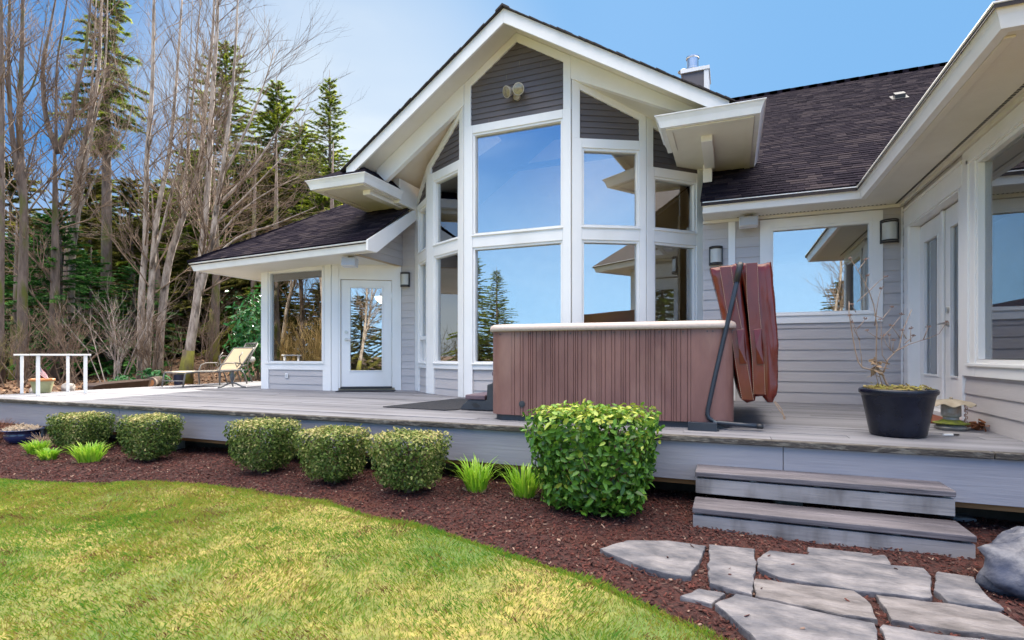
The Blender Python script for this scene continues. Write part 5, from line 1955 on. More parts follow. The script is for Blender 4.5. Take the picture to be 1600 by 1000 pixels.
for k, (lx, ly) in enumerate([(-17.0, -3.2), (-18.0, -4.6), (-19.2, -5.8), (-19.6, -3.6), (-16.6, -4.6), (-20.6, -5.0)]):
    brush('golden bare brush along the wood edge left of the lawn', lx, ly, 3.0, 1.3, 26, 40 + k, 'goldtwig')


# neighbour's house glimpsed through the trunks
nb = thing('neighbour_house', 'white neighbouring house glimpsed at the far left between trunks', 'house', (-41.5, 18.5, 0))
E1 = Fr((-46, 15.5), (-38.2, 20.5))
mb = MB()
siding(mb, E1, 0, E1.L, -0.5, 2.6, 0.2)
backing(mb, E1, 0, E1.L, -1.5, 2.6, th=5)
M['nsiding'] = pmat('white_siding', (0.62, 0.64, 0.66), (0.55, 0.57, 0.6), 0.6)
mb.build('wall', M['nsiding'], nb)
mb = MB()
E1.box(mb, 1.5, 3.0, 0.6, 1.8, 0.01, 0.05)
E1.box(mb, 5.2, 6.4, 0.6, 1.8, 0.01, 0.05)
mb.build('window', M['black'], nb)
mb = MB()
E1.poly(mb, [(-.4, 2.55), (E1.L + .4, 2.55), (E1.L + .4, 2.75), (-.4, 2.75)], 0.4, 0.44)
mb.build('fascia', M['white'], nb)
mb = MB()
mb.add([E1.at(-.4, 2.76, .45), E1.at(E1.L + .4, 2.76, .45), E1.at(E1.L + .4, 4.6, -2.5), E1.at(-.4, 4.6, -2.5), E1.at(E1.L + .4, 2.7, -5.4), E1.at(-.4, 2.7, -5.4)], [(0, 1, 2, 3), (3, 2, 4, 5)])
M['nroof'] = pmat('grey_roof', (0.22, 0.24, 0.28), (0.28, 0.3, 0.34), 0.8, (2, 2, 12))
mb.build('roof', M['nroof'], nb)

# ================================================================== OBJECTS ON THE DECK
# ---------------- hot tub
ang = R(3.2)
TE, TD = Vector((math.cos(ang), math.sin(ang), 0)), Vector((-math.sin(ang), math.cos(ang), 0))
TO = Vector((-2.215, 4.742, 0.0))
TL, TW, TR = 2.235, 2.05, 0.16
tub = thing('hot_tub', 'brown ribbed hot tub with a tan rim standing on the deck', 'hot tub', TO + TE * TL / 2 + TD * TW / 2)
M['cab'] = pmat('tub_cabinet', (0.135, 0.060, 0.052), (0.20, 0.097, 0.082), 0.5, (3, 3, 1.2), bump=0.35, bscale=(60, 60, 4), third=((0.27, 0.155, 0.125), (2.5, 2.5, 1.1), 0.56, 0.8))
M['rim'] = pmat('tub_shell', (0.46, 0.375, 0.33), (0.52, 0.43, 0.38), 0.4, (40, 40, 40), bump=0.05)
M['plastic'] = pmat('dark_plastic', (0.025, 0.030, 0.038), (0.04, 0.046, 0.056), 0.5, (8, 8, 8))
M['water'] = pmat('tub_water', (0.10, 0.22, 0.26), rough=0.05)


def T(a, b, z):
    return TO + TE * a + TD * b + Vector((0, 0, z))


def rrect(off, r, n=8):
    """rounded-rectangle outline (a, b), grown by off"""
    res = []
    for cx, cy, s in ((TL - r, r, -90), (TL - r, TW - r, 0), (r, TW - r, 90), (r, r, 180)):
        for k in range(n + 1):
            t = R(s + 90 * k / n)
            res.append((cx + (r + off) * math.cos(t), cy + (r + off) * math.sin(t)))
    return res


def ring_loft(rings, closed_top=False):
    mb = MB()
    m = len(rings[0])
    vs = [p for r in rings for p in r]
    fs = [(i * m + k, i * m + (k + 1) % m, (i + 1) * m + (k + 1) % m, (i + 1) * m + k) for i in range(len(rings) - 1) for k in range(m)]
    if closed_top:
        fs.append(tuple(range((len(rings) - 1) * m, len(rings) * m)))
    mb.add(vs, fs)
    return mb


# ribbed cabinet wall: outline with grooves, extruded
def ribbed(a0, a1, side):
    pts = []
    x = a0
    pat = [(0.030, 0), (0.007, -.008), (0.052, 0), (0.006, -.007), (0.022, .004), (0.006, -.007), (0.050, 0), (0.006, -.008), (0.014, .004), (0.005, -.006), (0.014, .004), (0.007, -.007)]
    k = 0
    while x < a1 - 1e-4:
        wd, d = pat[k % len(pat)]
        x1 = min(x + wd, a1)
        pts += [(x + 0.0008, d), (x1 - 0.0008, d)]
        x = x1
        k += 1
    return pts


mb = MB()
for side, (a0, a1) in enumerate(((0.235, TL - 0.345), (0.235, TW - 0.235), (0.235, TL - 0.235), (0.235, TW - 0.235))):
    prof = ribbed(a0, a1, side)
    f = [lambda a, d, z: T(a, -d, z), lambda a, d, z: T(TL + d, a, z), lambda a, d, z: T(TL - a, TW + d, z), lambda a, d, z: T(-d, TW - a, z)][side]
    o = len(mb.v)
    vs = []
    for z in (0.055, 0.30, 0.60, 0.865):
        vs += [f(a, d, z) for a, d in prof]
    m = len(prof)
    mb.add(vs, [(i * m + k, i * m + k + 1, (i + 1) * m + k + 1, (i + 1) * m + k) for i in range(3) for k in range(m - 1)])
mb.build('side_panel', M['cab'], tub)
for s0, cx, cy in ((180, TR, TR), (-90, TL - TR, TR), (0, TL - TR, TW - TR), (90, TR, TW - TR)):
    pl = [(cx + TR * math.cos(R(s0 + 90 * k / 10)), cy + TR * math.sin(R(s0 + 90 * k / 10))) for k in range(11)]
    first, last = pl[0], pl[-1]
    t0 = Vector((math.sin(R(s0)), -math.cos(R(s0))))
    t1 = Vector((-math.sin(R(s0 + 90)), math.cos(R(s0 + 90))))
    e0 = 0.075 if not (s0 == -90) else 0.182
    e1 = 0.075
    pl = [(first[0] + t0.x * e0, first[1] + t0.y * e0)] + pl + [(last[0] + t1.x * e1, last[1] + t1.y * e1)]
    c2 = Vector((cx, cy))
    pl = [tuple(Vector(p) + (Vector(p) - c2).normalized() * 0.006) for p in pl]
    mb = MB()
    vs = []
    for z in (0.058, 0.3, 0.6, 0.865):
        vs += [T(a, b, z) for a, b in pl]
    m = len(pl)
    mb.add(vs, [(i * m + k, i * m + k + 1, (i + 1) * m + k + 1, (i + 1) * m + k) for i in range(3) for k in range(m - 1)])
    mb.build('corner_panel', M['cab'], tub, smooth='all')
mb = ring_loft([[T(a, b, z) for a, b in rrect(o, TR)] for o, z in ((-0.03, 0.001), (-0.03, 0.05), (-0.012, 0.06), (-0.012, 0.86))])
mb.build('base', M['plastic'], tub)
prof = [(-.02, .863), (0.020, .863), (0.034, .868), (0.036, .895), (0.026, .918), (0.0, .932), (-0.10, .936), (-0.22, .934), (-0.25, .92), (-0.27, .86), (-0.33, .5), (-0.5, .42)]
inner = []
for o, z in prof:
    rr_ = max(TR, 0.02) if o > -0.1 else TR
    if o > -0.13:
        inner.append([T(a, b, z) for a, b in rrect(o, TR)])
    else:
        sc_ = 1 + 2 * o / TL, 1 + 2 * o / TW
        inner.append([T(TL / 2 + (a - TL / 2) * sc_[0], TW / 2 + (b - TW / 2) * sc_[1], z) for a, b in rrect(0, TR)])
ring_loft(inner, True).build('rim', M['rim'], tub, smooth='all')
mb = MB()
mb.prism([T(TL / 2 + (a - TL / 2) * .77, TW / 2 + (b - TW / 2) * .75, .80) for a, b in rrect(0, TR)], (0, 0, -0.01))
mb.build('water', M['water'], tub)
mb = MB()
mb.tube([T(0.345, 0.01, 0.165), T(0.345, -0.012, 0.165)], 0.030, 20)
mb.tube([T(0.345, -0.012, 0.165), T(0.345, -0.018, 0.165)], 0.018, 16)
mb.build('drain_valve', M['plastic'], tub, smooth=True)
mb = MB()
for k in range(9):
    a = 0.42 + k * 0.2
    mb.tube([T(a, 0.004, .838), T(a, -0.007, .838)], 0.006, 8)
for a in (0.12, TL - 0.17):
    mb.tube([T(a, 0.004, .838), T(a, -0.012, .838)], 0.006, 8)
mb.build('screw', M['plastic'], tub)

# ---------------- folded cover with its lifter
M['vinyl'] = pmat('burgundy_vinyl', (0.090, 0.010, 0.006), (0.125, 0.016, 0.009), 0.22, (5, 5, 3), bump=0.5, bscale=(9, 9, 4), spec=0.55)
M['thread'] = pmat('pale_thread', (0.42, 0.28, 0.20), rough=0.8)
cover = thing('tub_cover', 'folded burgundy vinyl cover hanging over the end of the hot tub', 'cover', (0.13, 5.95, 0.2))


def slab(outl, y0, y1, name, ybulge=0.05):
    """a padded half: outline (x, z) at the near end, softened, carried back along the tub"""
    bm = bmesh.new()
    secs = []
    for y, k in ((y0 - .012, .22), (y0 - .006, .6), (y0 + .006, .88), (y0 + .02, .965), (y0 + 0.06, 1.0), (y0 + 0.5, 1.02), (y1 - 0.03, 1.0), (y1, .94)):
        cx = sum(p[0] for p in outl) / len(outl)
        cz = sum(p[1] for p in outl) / len(outl)
        b0 = BASE[cover.name]

        def sx_(x, z, k):
            near = [p[0] for p in outl if abs(p[1] - z) < .17]
            m_ = (min(near) + max(near)) / 2
            return m_ + (x - m_) * k

        secs.append([bm.verts.new((sx_(x, z, k) - b0.x, y - b0.y, cz + (z - cz) * (1 - (1 - k) * .12) - b0.z)) for x, z in outl])
    n = len(outl)
    for a, b in zip(secs, secs[1:]):
        for i in range(n):
            bm.faces.new((a[i], a[(i + 1) % n], b[(i + 1) % n], b[i]))
    bm.faces.new(secs[0])
    bm.faces.new(secs[-1][::-1])
    bmesh.ops.recalc_face_normals(bm, faces=bm.faces)
    bmesh.ops.subdivide_edges(bm, edges=bm.edges, cuts=3, use_grid_fill=True)
    from mathutils import noise
    bm.normal_update()
    for v in bm.verts:
        v.co += v.normal * (0.016 + 0.022 * max(0, .45 - v.co.z)) * noise.noise(Vector((v.co.x * 11, v.co.y * 3, v.co.z * 3.0))) + v.normal * 0.006 * noise.noise(Vector((v.co.x * 26, v.co.y * 8, v.co.z * 9.0)))
    me = bpy.data.meshes.new(name)
    bm.to_mesh(me)
    bm.free()
    for p in me.polygons:
        p.use_smooth = True
    me.set_sharp_from_angle(angle=R(50))
    me.materials.append(M['vinyl'])
    o = bpy.data.objects.new(name, me)
    COL.objects.link(o)
    o.parent = cover
    return o


Y0 = 4.99
lft = [(-0.185, 1.405), (-0.09, 1.415), (0.035, 1.432), (0.065, 1.36), (0.095, 1.10), (0.130, 0.80), (0.160, 0.52), (0.180, 0.30), (0.178, 0.245), (0.12, 0.225), (0.08, 0.255), (0.045, 0.34), (0.01, 0.50), (-0.045, 0.78), (-0.115, 1.10)]
rgt = [(0.072, 1.36), (0.085, 1.432), (0.20, 1.428), (0.305, 1.425), (0.325, 1.22), (0.345, 1.0), (0.362, 0.72), (0.366, 0.45), (0.360, 0.29), (0.325, 0.225), (0.285, 0.235), (0.245, 0.285), (0.195, 0.285), (0.178, 0.50), (0.150, 0.80), (0.105, 1.12)]
slab(lft, Y0, Y0 + 1.9, 'padded_half')
slab(rgt, Y0, Y0 + 1.9, 'padded_half')
for cxs, nm in (([(-0.055, 1.40), (-0.01, 1.10), (0.035, 0.85), (0.075, 0.55), (0.125, 0.25)], 0), ([(0.155, 1.42), (0.165, 1.10), (0.185, 0.85), (0.205, 0.60), (0.215, 0.30)], 1)):
    mb = MB()                                    # sewn strap band down each half
    hw = 0.045
    L_, R_ = [(x - hw, z) for x, z in cxs], [(x + hw, z) for x, z in cxs]
    for i in range(len(cxs) - 1):
        mb.prism([(L_[i][0], Y0 - .026, L_[i][1]), (R_[i][0], Y0 - .026, R_[i][1]), (R_[i + 1][0], Y0 - .026, R_[i + 1][1]), (L_[i + 1][0], Y0 - .026, L_[i + 1][1])], (0, -0.007, 0))
    mb.build('strap', M['vinyl'], cover, bevel=0.002)
    mb = MB()
    for side in (L_, R_):
        for i in range(len(side) - 1):
            a, b = Vector((side[i][0], Y0 - .0345, side[i][1])), Vector((side[i + 1][0], Y0 - .0345, side[i + 1][1]))
            k = 0
            ln = (b - a).length
            while k * 0.018 < ln - 0.012:
                p = a + (b - a) * (k * 0.018 / ln)
                q = a + (b - a) * ((k * 0.018 + 0.012) / ln)
                mb.tube([p, q], 0.0018, 4)
                k += 1
    mb.build('stitching', M['thread'], cover)
    hx = 0.065 if nm == 0 else 0.20
    mb = MB()
    mb.prism([(hx - .03, Y0 - .034, .85), (hx + .03, Y0 - .034, .86), (hx + .045, Y0 - .052, .70), (hx + .052, Y0 - .034, .56), (hx - .005, Y0 - .034, .555), (hx - .012, Y0 - .052, .70)], (0, -0.008, 0))
    mb.build('handle', M['vinyl'], cover, bevel=0.003)
mb = MB()
mb.tube([(0.33, Y0 + .02, .24), (0.37, Y0 - .01, .17), (0.405, Y0 - .02, .12)], 0.004, 6)
mb.tube([(0.34, Y0 + .02, .24), (0.385, Y0 - .01, .18), (0.405, Y0 - .02, .12)], 0.004, 6)
mb.tube([(0.405, Y0 - .02, .125), (0.408, Y0 - .02, .095)], 0.009, 8)
mb.build('tie_cord', M['dead'], cover)

M['lift'] = pmat('blue_black_tube', (0.016, 0.022, 0.034), (0.024, 0.032, 0.046), 0.35, (6, 6, 6))
lf = thing('cover_lifter', 'bent dark steel tube arm with foot plate beside the tub cover', 'lifter', (-0.1, 4.8, 0))
yl = 4.86
mb = MB()
mb.tube([(0.062, yl + .03, 1.40), (0.055, yl, 1.33), (-0.02, yl, 0.98), (-0.125, yl - .01, 0.50), (-0.192, yl - .02, 0.17), (-0.197, yl - .02, 0.125), (-0.185, yl - .02, 0.095), (-0.135, yl - .02, 0.060), (0.05, yl - .01, 0.050), (0.235, yl + .01, 0.040)],
        [.019] * 10, 12)
mb.build('arm', M['lift'], lf, smooth='all')
mb = MB()
mb.tube([(0.066, yl + .02, 1.41), (0.062, yl + .01, 1.39), (0.035, yl - .002, 1.25)], [.022, .026, .025], 12)
mb.tube([(0.19, yl + .006, .042), (0.24, yl + .010, .040)], .022, 12)
mb.build('grip', M['black'], lf, smooth='all')
mb = MB()
mb.tube([(0.066, yl + .03, 1.405), (0.075, yl + 2.0, 1.405)], .016, 10)
mb.build('crossbar', M['lift'], lf, smooth='all')
mb = MB()
mb.box(-0.345, -0.115, 4.68, 4.72, 0.001, 0.072)
mb.box(-0.345, -0.10, 4.72, 4.86, 0.001, 0.012)
mb.build('foot_plate', M['lift'], lf, bevel=0.003)
mb = MB()
mb.tube([(-0.135, yl - .05, 0.060), (-0.135, yl + .0, 0.060)], 0.016, 12)
mb.build('pivot_bolt', M['metal'], lf)

# ---------------- step beside the tub
st = thing('tub_step', 'dark plastic tub step with purple-brown tread beside the hot tub', 'step', (-2.55, 6.0, 0))
ys = 5.44
prof = [(-2.915, .006), (-2.25, .006), (-2.25, .40), (-2.48, .40), (-2.50, .32), (-2.565, .30), (-2.57, .125), (-2.80, .125), (-2.87, .07)]
mb = MB()
mb.prism([(x, ys, z) for x, z in prof], (0, 0.05, 0))
mb.prism([(x, ys + 1.0, z) for x, z in prof], (0, 0.05, 0))
mb.box(-2.86, -2.3, ys + .05, ys + 1.0, .01, .10)
mb.build('side', M['plastic'], st, bevel=0.012)
M['tread'] = pmat('purple_brown_plastic', (0.10, 0.065, 0.085), (0.14, 0.095, 0.11), 0.5, (6, 30, 6))
mb = MB()
mb.box(-2.835, -2.585, ys - .012, ys + 1.06, .128, .182)
mb.build('tread', M['tread'], st, bevel=0.012)
mb = MB()
mb.box(-2.50, -2.25, ys - .012, ys + 1.06, .402, .45)
mb.build('tread', M['tread'], st, bevel=0.012)
mb = MB()
mb.prism([(-2.70 + dx, ys - .001, .062 + dz) for dx, dz in ((-.055, .008), (-.035, .022), (0, .026), (.03, .016), (.06, -.002), (.035, -.018), (0, -.026), (-.03, -.016), (-.04, -.004))], (0, -0.003, 0))
mb.build('leaf_emblem', M['black'], st)

# ---------------- mats
M['mat'] = pmat('black_rubber_mat', (0.010, 0.011, 0.016), (0.022, 0.024, 0.032), 0.9, (90, 90, 90), bump=1.0)
M['redmat'] = pmat('rust_coir', (0.16, 0.045, 0.022), (0.24, 0.075, 0.035), 0.95, (70, 70, 70), bump=1.0)
mb = MB()
mb.prism([(-3.93, 5.38, .003), (-3.03, 5.30, .003), (-2.93, 5.42, .003), (-2.93, 6.8, .003), (-3.68, 6.84, .003)], (0, 0, .010))
tag(mb.build('floor_mat', M['mat'], base=(-3.4, 6, 0), bevel=0.003), 'large black rubber mat on the deck in front of the tub step', 'mat')
mb = MB()
FD.box(mb, 0.13, 1.12, .003, .014, 0.06, 0.42)
tag(mb.build('door_mat', M['mat'], base=(-5.9, 7.6, 0), bevel=0.003), 'thin black door mat at the glazed nook door', 'mat')
mb = MB()
mb.box(1.56, 1.95, 5.98, 6.9, .003, .018)
tag(mb.build('door_mat', M['redmat'], base=(1.75, 6.4, 0), bevel=0.004), 'rust red door mat at the french doors behind the black pot', 'mat')

# ---------------- potted dead plant
M['glaze'] = pmat('black_glaze', (0.004, 0.006, 0.013), (0.009, 0.012, 0.024), 0.25, (6, 6, 6), bump=0.15, bscale=(14, 14, 30), third=((0.03, 0.035, 0.055), (7, 7, 3.5), 0.66, 0.8), spec=0.35)
px_, py_ = 1.21, 5.01
pot = thing('planter_pot', 'big black glazed pot at the right of the deck', 'pot', (px_, py_, 0))
mb = MB()
PS = 0.845
mb.lathe([(r_ * PS, z_) for r_, z_ in [(0.0, .004), (.205, .004), (.222, .015), (.232, .06), (.262, .20), (.288, .315), (.293, .325), (.308, .335), (.312, .352), (.306, .368), (.292, .372), (.278, .366), (.272, .34), (.265, .30)]], (px_, py_, 0), 56)
mb.build('body', M['glaze'], pot, smooth='all')
M['pottop'] = pmat('pot_litter', (0.20, 0.12, 0.06), (0.33, 0.30, 0.06), 0.95, (14, 14, 14), bump=1.5, third=((0.42, 0.38, 0.33), (9, 9, 9), 0.58, 0.68))
mb = MB()
pr = random.Random(2)
mb.lathe([(.232, .345), (.18, .362), (.1, .375), (0.0, .378)], (px_, py_, 0), 40)
for _ in range(170):
    a, q = pr.uniform(0, 6.3), pr.random() ** .5 * .22
    c_ = Vector((px_ + math.cos(a) * q, py_ + math.sin(a) * q, .365 + pr.random() * .02))
    mb.hexa(c_, Vector((pr.gauss(0, .018), pr.gauss(0, .018), pr.gauss(0, .012))), Vector((pr.gauss(0, .01), pr.gauss(0, .01), .004)), Vector((0.002, 0, .006)))
mb.build('soil', M['pottop'], pot)
dp = thing('dead_plant', 'leafless dead plant with dry flower heads growing in the black pot', 'plant', (px_, py_, .36))
KU = 0.00504 / 4.35
RT = Vector((0.9277, 0.3733, 0))
stemL = [[(310, 915), (285, 880), (260, 812), (235, 800), (135, 775), (110, 735), (95, 660), (75, 520), (60, 400), (65, 320)], [(65, 330), (150, 255), (215, 190), (260, 160)], [(135, 775), (130, 690), (118, 600), (90, 500), (55, 420)],
         [(225, 800), (206, 720), (207, 490), (180, 350), (140, 250), (75, 140), (10, 45)], [(75, 120), (130, 45)], [(140, 250), (155, 150)], [(260, 812), (300, 720), (385, 640), (420, 520), (490, 375)],
         [(320, 672), (430, 615), (560, 575), (630, 545), (680, 470)], [(285, 755), (240, 690), (235, 560), (230, 450)], [(240, 580), (300, 520), (385, 415)], [(205, 490), (230, 300), (250, 240)], [(195, 420), (255, 440), (315, 365)],
         [(235, 580), (190, 555), (145, 525)], [(320, 672), (270, 620), (250, 560)], [(85, 590), (50, 530), (30, 470)], [(470, 600), (470, 510)], [(525, 585), (560, 500)], [(310, 660), (300, 560)], [(400, 580), (370, 525)], [(385, 575), (325, 490)], [(100, 510), (155, 445)],
         [(60, 400), (30, 350)], [(430, 610), (490, 560)], [(345, 650), (350, 590)], [(240, 900), (195, 730)], [(250, 905), (205, 740)]]
mb = MB()
tips = []
for si, sp in enumerate(stemL):
    pr = random.Random(si)
    dpth = pr.uniform(-.10, .10)
    n = len(sp)
    pts = []
    for i, (cx, cy) in enumerate(sp):
        f = 1 - cy / 915
        k0 = (dpth * i / max(1, n - 1)) if si in (0, 3, 6) else dpth * .4
        pts.append(Vector((px_, py_, 0.372 + (915 - cy) * KU * 1.0)) + RT * ((cx - 357) * KU) + FWD * k0)
    r = .0085 if si == 0 else (.006 if si in (3, 6) else .0038)
    mb.tube(pts, [r * (1 - .6 * i / (n - 1)) for i in range(n)], 6)
    tips.append(pts[-1])
mb.build('stem', M['dead'], dp, smooth='all')
M['seed'] = pmat('dry_flower', (0.14, 0.09, 0.08), (0.30, 0.20, 0.15), 0.95, (60, 60, 60))
mb = MB()
pr = random.Random(9)
for k, t_ in enumerate(tips):
    if k in (0, 24, 25, 6):
        continue
    for _ in range(11):
        d = Vector((pr.gauss(0, 1), pr.gauss(0, 1), abs(pr.gauss(0, .8)))).normalized() * pr.uniform(.006, .02)
        mb.tube([t_, t_ + d], .0012, 3)
        c_ = t_ + d
        s = pr.uniform(.0018, .004)
        mb.hexa(c_ - Vector((s, s, s)), (2 * s, 0, .3 * s), (0, 2 * s, 0), (0, .4 * s, 2 * s))
mb.build('flower_head', M['seed'], dp)
mb = MB()
for _ in range(40):
    c_ = Vector((px_, py_, .372 + pr.uniform(85, 190) * KU)) + RT * ((pr.gauss(215, 18) - 357) * KU) + FWD * pr.gauss(0, .015)
    mb.hexa(c_, Vector((pr.gauss(0, .02), pr.gauss(0, .02), pr.gauss(0, .02))), Vector((pr.gauss(0, .014), pr.gauss(0, .014), pr.gauss(0, .014))), Vector((.001, .002, .002)))
mb.build('dead_leaves', M['straw'], dp)

# ---------------- lantern-like metal cap, leaves and the small white stick
M['galv'] = pmat('galvanised', (0.32, 0.33, 0.33), (0.50, 0.51, 0.50), 0.55, (14, 14, 14), metal=0.5, third=((0.30, 0.22, 0.15), (8, 8, 8), .58, .72))
M['frill'] = pmat('scalloped_shade', (0.52, 0.46, 0.36), (0.42, 0.35, 0.25), 0.5, (10, 10, 10), translucent=.3)
M['mossdisc'] = pmat('mossy_green', (0.28, 0.32, 0.03), (0.16, 0.18, 0.05), 0.9, (20, 20, 20))
M['rust'] = pmat('rusty_chain', (0.16, 0.05, 0.025), (0.24, 0.09, 0.04), 0.9, (30, 30, 30))
lx, ly = 1.735, 5.60
la = thing('lantern', 'weathered metal lantern with a scalloped pale brim by the french doors', 'lantern', (lx, ly, 0))
mb = MB()
mb.lathe([(.0, .003), (.105, .003), (.115, .02), (.10, .035), (.085, .045), (.0, .046)], (lx, ly, 0), 24, wob=.05, lobes=5)
mb.build('base', M['concrete'], la, smooth=True)
mb = MB()
mb.lathe([(.0, .047), (.125, .050), (.130, .058), (.09, .066), (.06, .085), (.0, .086)], (lx, ly, 0), 28)
mb.build('moss_disc', M['mossdisc'], la, smooth=True)
mb = MB()
mb.lathe([(.055, .082), (.055, .105), (.066, .112), (.070, .118), (.070, .20), (.062, .21), (.0, .212)], (lx, ly, 0), 28)
mb.build('cylinder', M['galv'], la, smooth=True)
mb = MB()
n = 48
vs = []
for rr_, zz, wv_ in ((.03, .258, 0), (.09, .245, .003), (.135, .232, .008), (.165, .214, .013)):
    for k in range(n):
        t_ = 2 * math.pi * k / n
        vs.append((lx + rr_ * math.cos(t_) * (1 + .03 * math.sin(8 * t_)), ly + rr_ * math.sin(t_) * (1 + .03 * math.sin(8 * t_)), zz + wv_ * math.sin(8 * t_)))
mb.add(vs, [(i * n + k, i * n + (k + 1) % n, (i + 1) * n + (k + 1) % n, (i + 1) * n + k) for i in range(3) for k in range(n)] + [tuple(range(n - 1, -1, -1))])
mb.add([(x, y, z - .004) for x, y, z in vs], [(i * n + k, (i + 1) * n + k, (i + 1) * n + (k + 1) % n, i * n + (k + 1) % n) for i in range(3) for k in range(n)])
mb.lathe([(.012, .256), (.014, .268), (.006, .276), (0, .277)], (lx, ly, 0), 12)
mb.build('brim', M['frill'], la, smooth='all')
mb = MB()
for k in range(9):
    z = .205 - k * .02
    c_ = Vector((lx + .085 + .012 * (k % 2), ly - .03, z))
    pts = [c_ + Vector((math.cos(q) * (.007 if k % 2 else .003), math.sin(q) * (.003 if k % 2 else .007), math.sin(q + .5) * .012)) for q in [i * math.pi / 4 for i in range(9)]]
    mb.tube(pts, .0024, 5)
mb.build('chain', M['rust'], la)
M['oakleaf'] = pmat('rust_leaf', (0.30, 0.10, 0.03), (0.20, 0.065, 0.02), 0.8, (20, 20, 20))
mb = MB()
pr = random.Random(12)
for _ in range(34):
    c_ = Vector((1.925 + pr.gauss(0, .03), 5.65 + pr.gauss(0, .05), .006 + abs(pr.gauss(0, .03))))
    e = Vector((pr.gauss(0, .03), pr.gauss(0, .03), pr.gauss(0, .02)))
    f = Vector((pr.gauss(0, .02), pr.gauss(0, .02), pr.gauss(0, .015)))
    mb.add([c_, c_ + e * .5 + f, c_ + e * 1.2, c_ + e * .5 - f, c_ + e * .6 + Vector((0, 0, .006))], [(0, 4, 1), (1, 4, 2), (2, 4, 3), (3, 4, 0)])
tag(mb.build('leaf_clump', M['oakleaf'], base=(1.925, 5.65, 0)), 'small heap of rust-brown dead leaves by the siding, right of the lantern', 'leaves')
mb = MB()
mb.tube([(1.53, 5.10, .011), (1.60, 5.13, .011)], .009, 10)
wst = mb.build('marker_pen', M['white'], base=(1.56, 5.12, 0))
tag(wst, 'small white and dark stick lying on the deck near the black pot', 'stick')
mb = MB()
mb.tube([(1.60, 5.13, .011), (1.645, 5.15, .011)], .007, 10)
mb.build('dark_end', M['black'], wst)

# ---------------- lamps, speakers, floodlight
M['lampglass'] = pmat('frosted_lamp_glass', (0.72, 0.72, 0.68), (0.66, 0.66, 0.62), 0.3, (4, 4, 4), translucent=.3)


def wall_lamp(fr, s, z, label, k=1.0):
    p = fr.at(s, z, 0.02)
    t = thing('wall_lamp', label, 'wall lamp', p, 'wall lamps of the house')
    w_, h_ = .075 * k, .125 * k
    mb = MB()
    fr.box(mb, s - w_ * 1.1, s + w_ * 1.1, z - h_, z + h_, 0.021, 0.035)
    for zz in (z - h_ * 1.02, z - h_ * .86, z + h_ * .80, z + h_ * .96):
        pts = [fr.at(s - math.cos(q) * w_ * 1.12, zz, .036 + math.sin(q) * .085 * k) for q in [i * math.pi / 12 for i in range(13)]]
        mb.tube(pts, .009 * k, 6)
    for sg in (-1, 1):
        fr.box(mb, s + sg * w_ * 1.1 - .009, s + sg * w_ * 1.1 + .009, z - h_ * 1.02, z + h_ * .98, .036, .052)
    mb.build('frame', M['black'], t)
    mb = MB()
    arc = [(s - math.cos(i * math.pi / 16) * w_, .036 + math.sin(i * math.pi / 16) * .078 * k) for i in range(17)]
    mb.prism([fr.at(a, z - h_ * .95, d) for a, d in arc], (0, 0, h_ * 1.86))
    mb.build('glass_shade', M['lampglass'], t, smooth=True)
    return t


wall_lamp(FLW, 0.115, 2.0, 'wall lamp on grey siding right of the nook door')
wall_lamp(FB, 0.175, 2.03, 'wall lamp just above the folded burgundy tub cover', 1.0)
wall_lamp(FB, 2.225, 2.195, 'wall lamp right of the window, above the black pot', 1.12)

M['spk'] = pmat('white_speaker', (0.62, 0.63, 0.65), (0.58, 0.59, 0.61), 0.5)
M['grille'] = pmat('speaker_grille', (0.45, 0.46, 0.49), (0.40, 0.41, 0.44), 0.7, (150, 150, 150), bump=.6)


def speaker(label, c_, right, down, out_, sz):
    t = thing('speaker', label, 'speaker', c_, 'outdoor speakers')
    c_, right, down, out_ = Vector(c_), Vector(right).normalized(), Vector(down).normalized(), Vector(out_).normalized()
    a, b, d = sz
    mb = MB()
    mb.hexa(c_ - right * a + down * -b - out_ * d * .2, right * 2 * a, down * 2 * b, out_ * d * .9)
    mb.build('cabinet', M['spk'], t, bevel=.012)
    mb = MB()
    mb.hexa(c_ - right * a * .93 - down * b * .90 + out_ * d * .701, right * 1.86 * a, down * 1.80 * b, out_ * .012)
    mb.build('grille', M['grille'], t, bevel=.005)
    mb = MB()
    mb.hexa(c_ - right * .05 - down * (b + .045) - out_ * .02, right * .1, down * .05, out_ * .05)
    mb.build('bracket', M['metal'], t, bevel=.003)
    return t


speaker('small white speaker hung under the nook eave above the glazed door', (-5.78, 7.06, 2.135), (0.95, 0.30, 0.0), (0.10, -0.25, -1), (0.25, -1, 0.15), (.115, .075, .16))
speaker('small white speaker under the right eave beside the window', (0.205, 7.83, 2.415), (1, 0, 0), (0, -0.2, -1), (0, -1, 0.1), (.118, .068, .15))

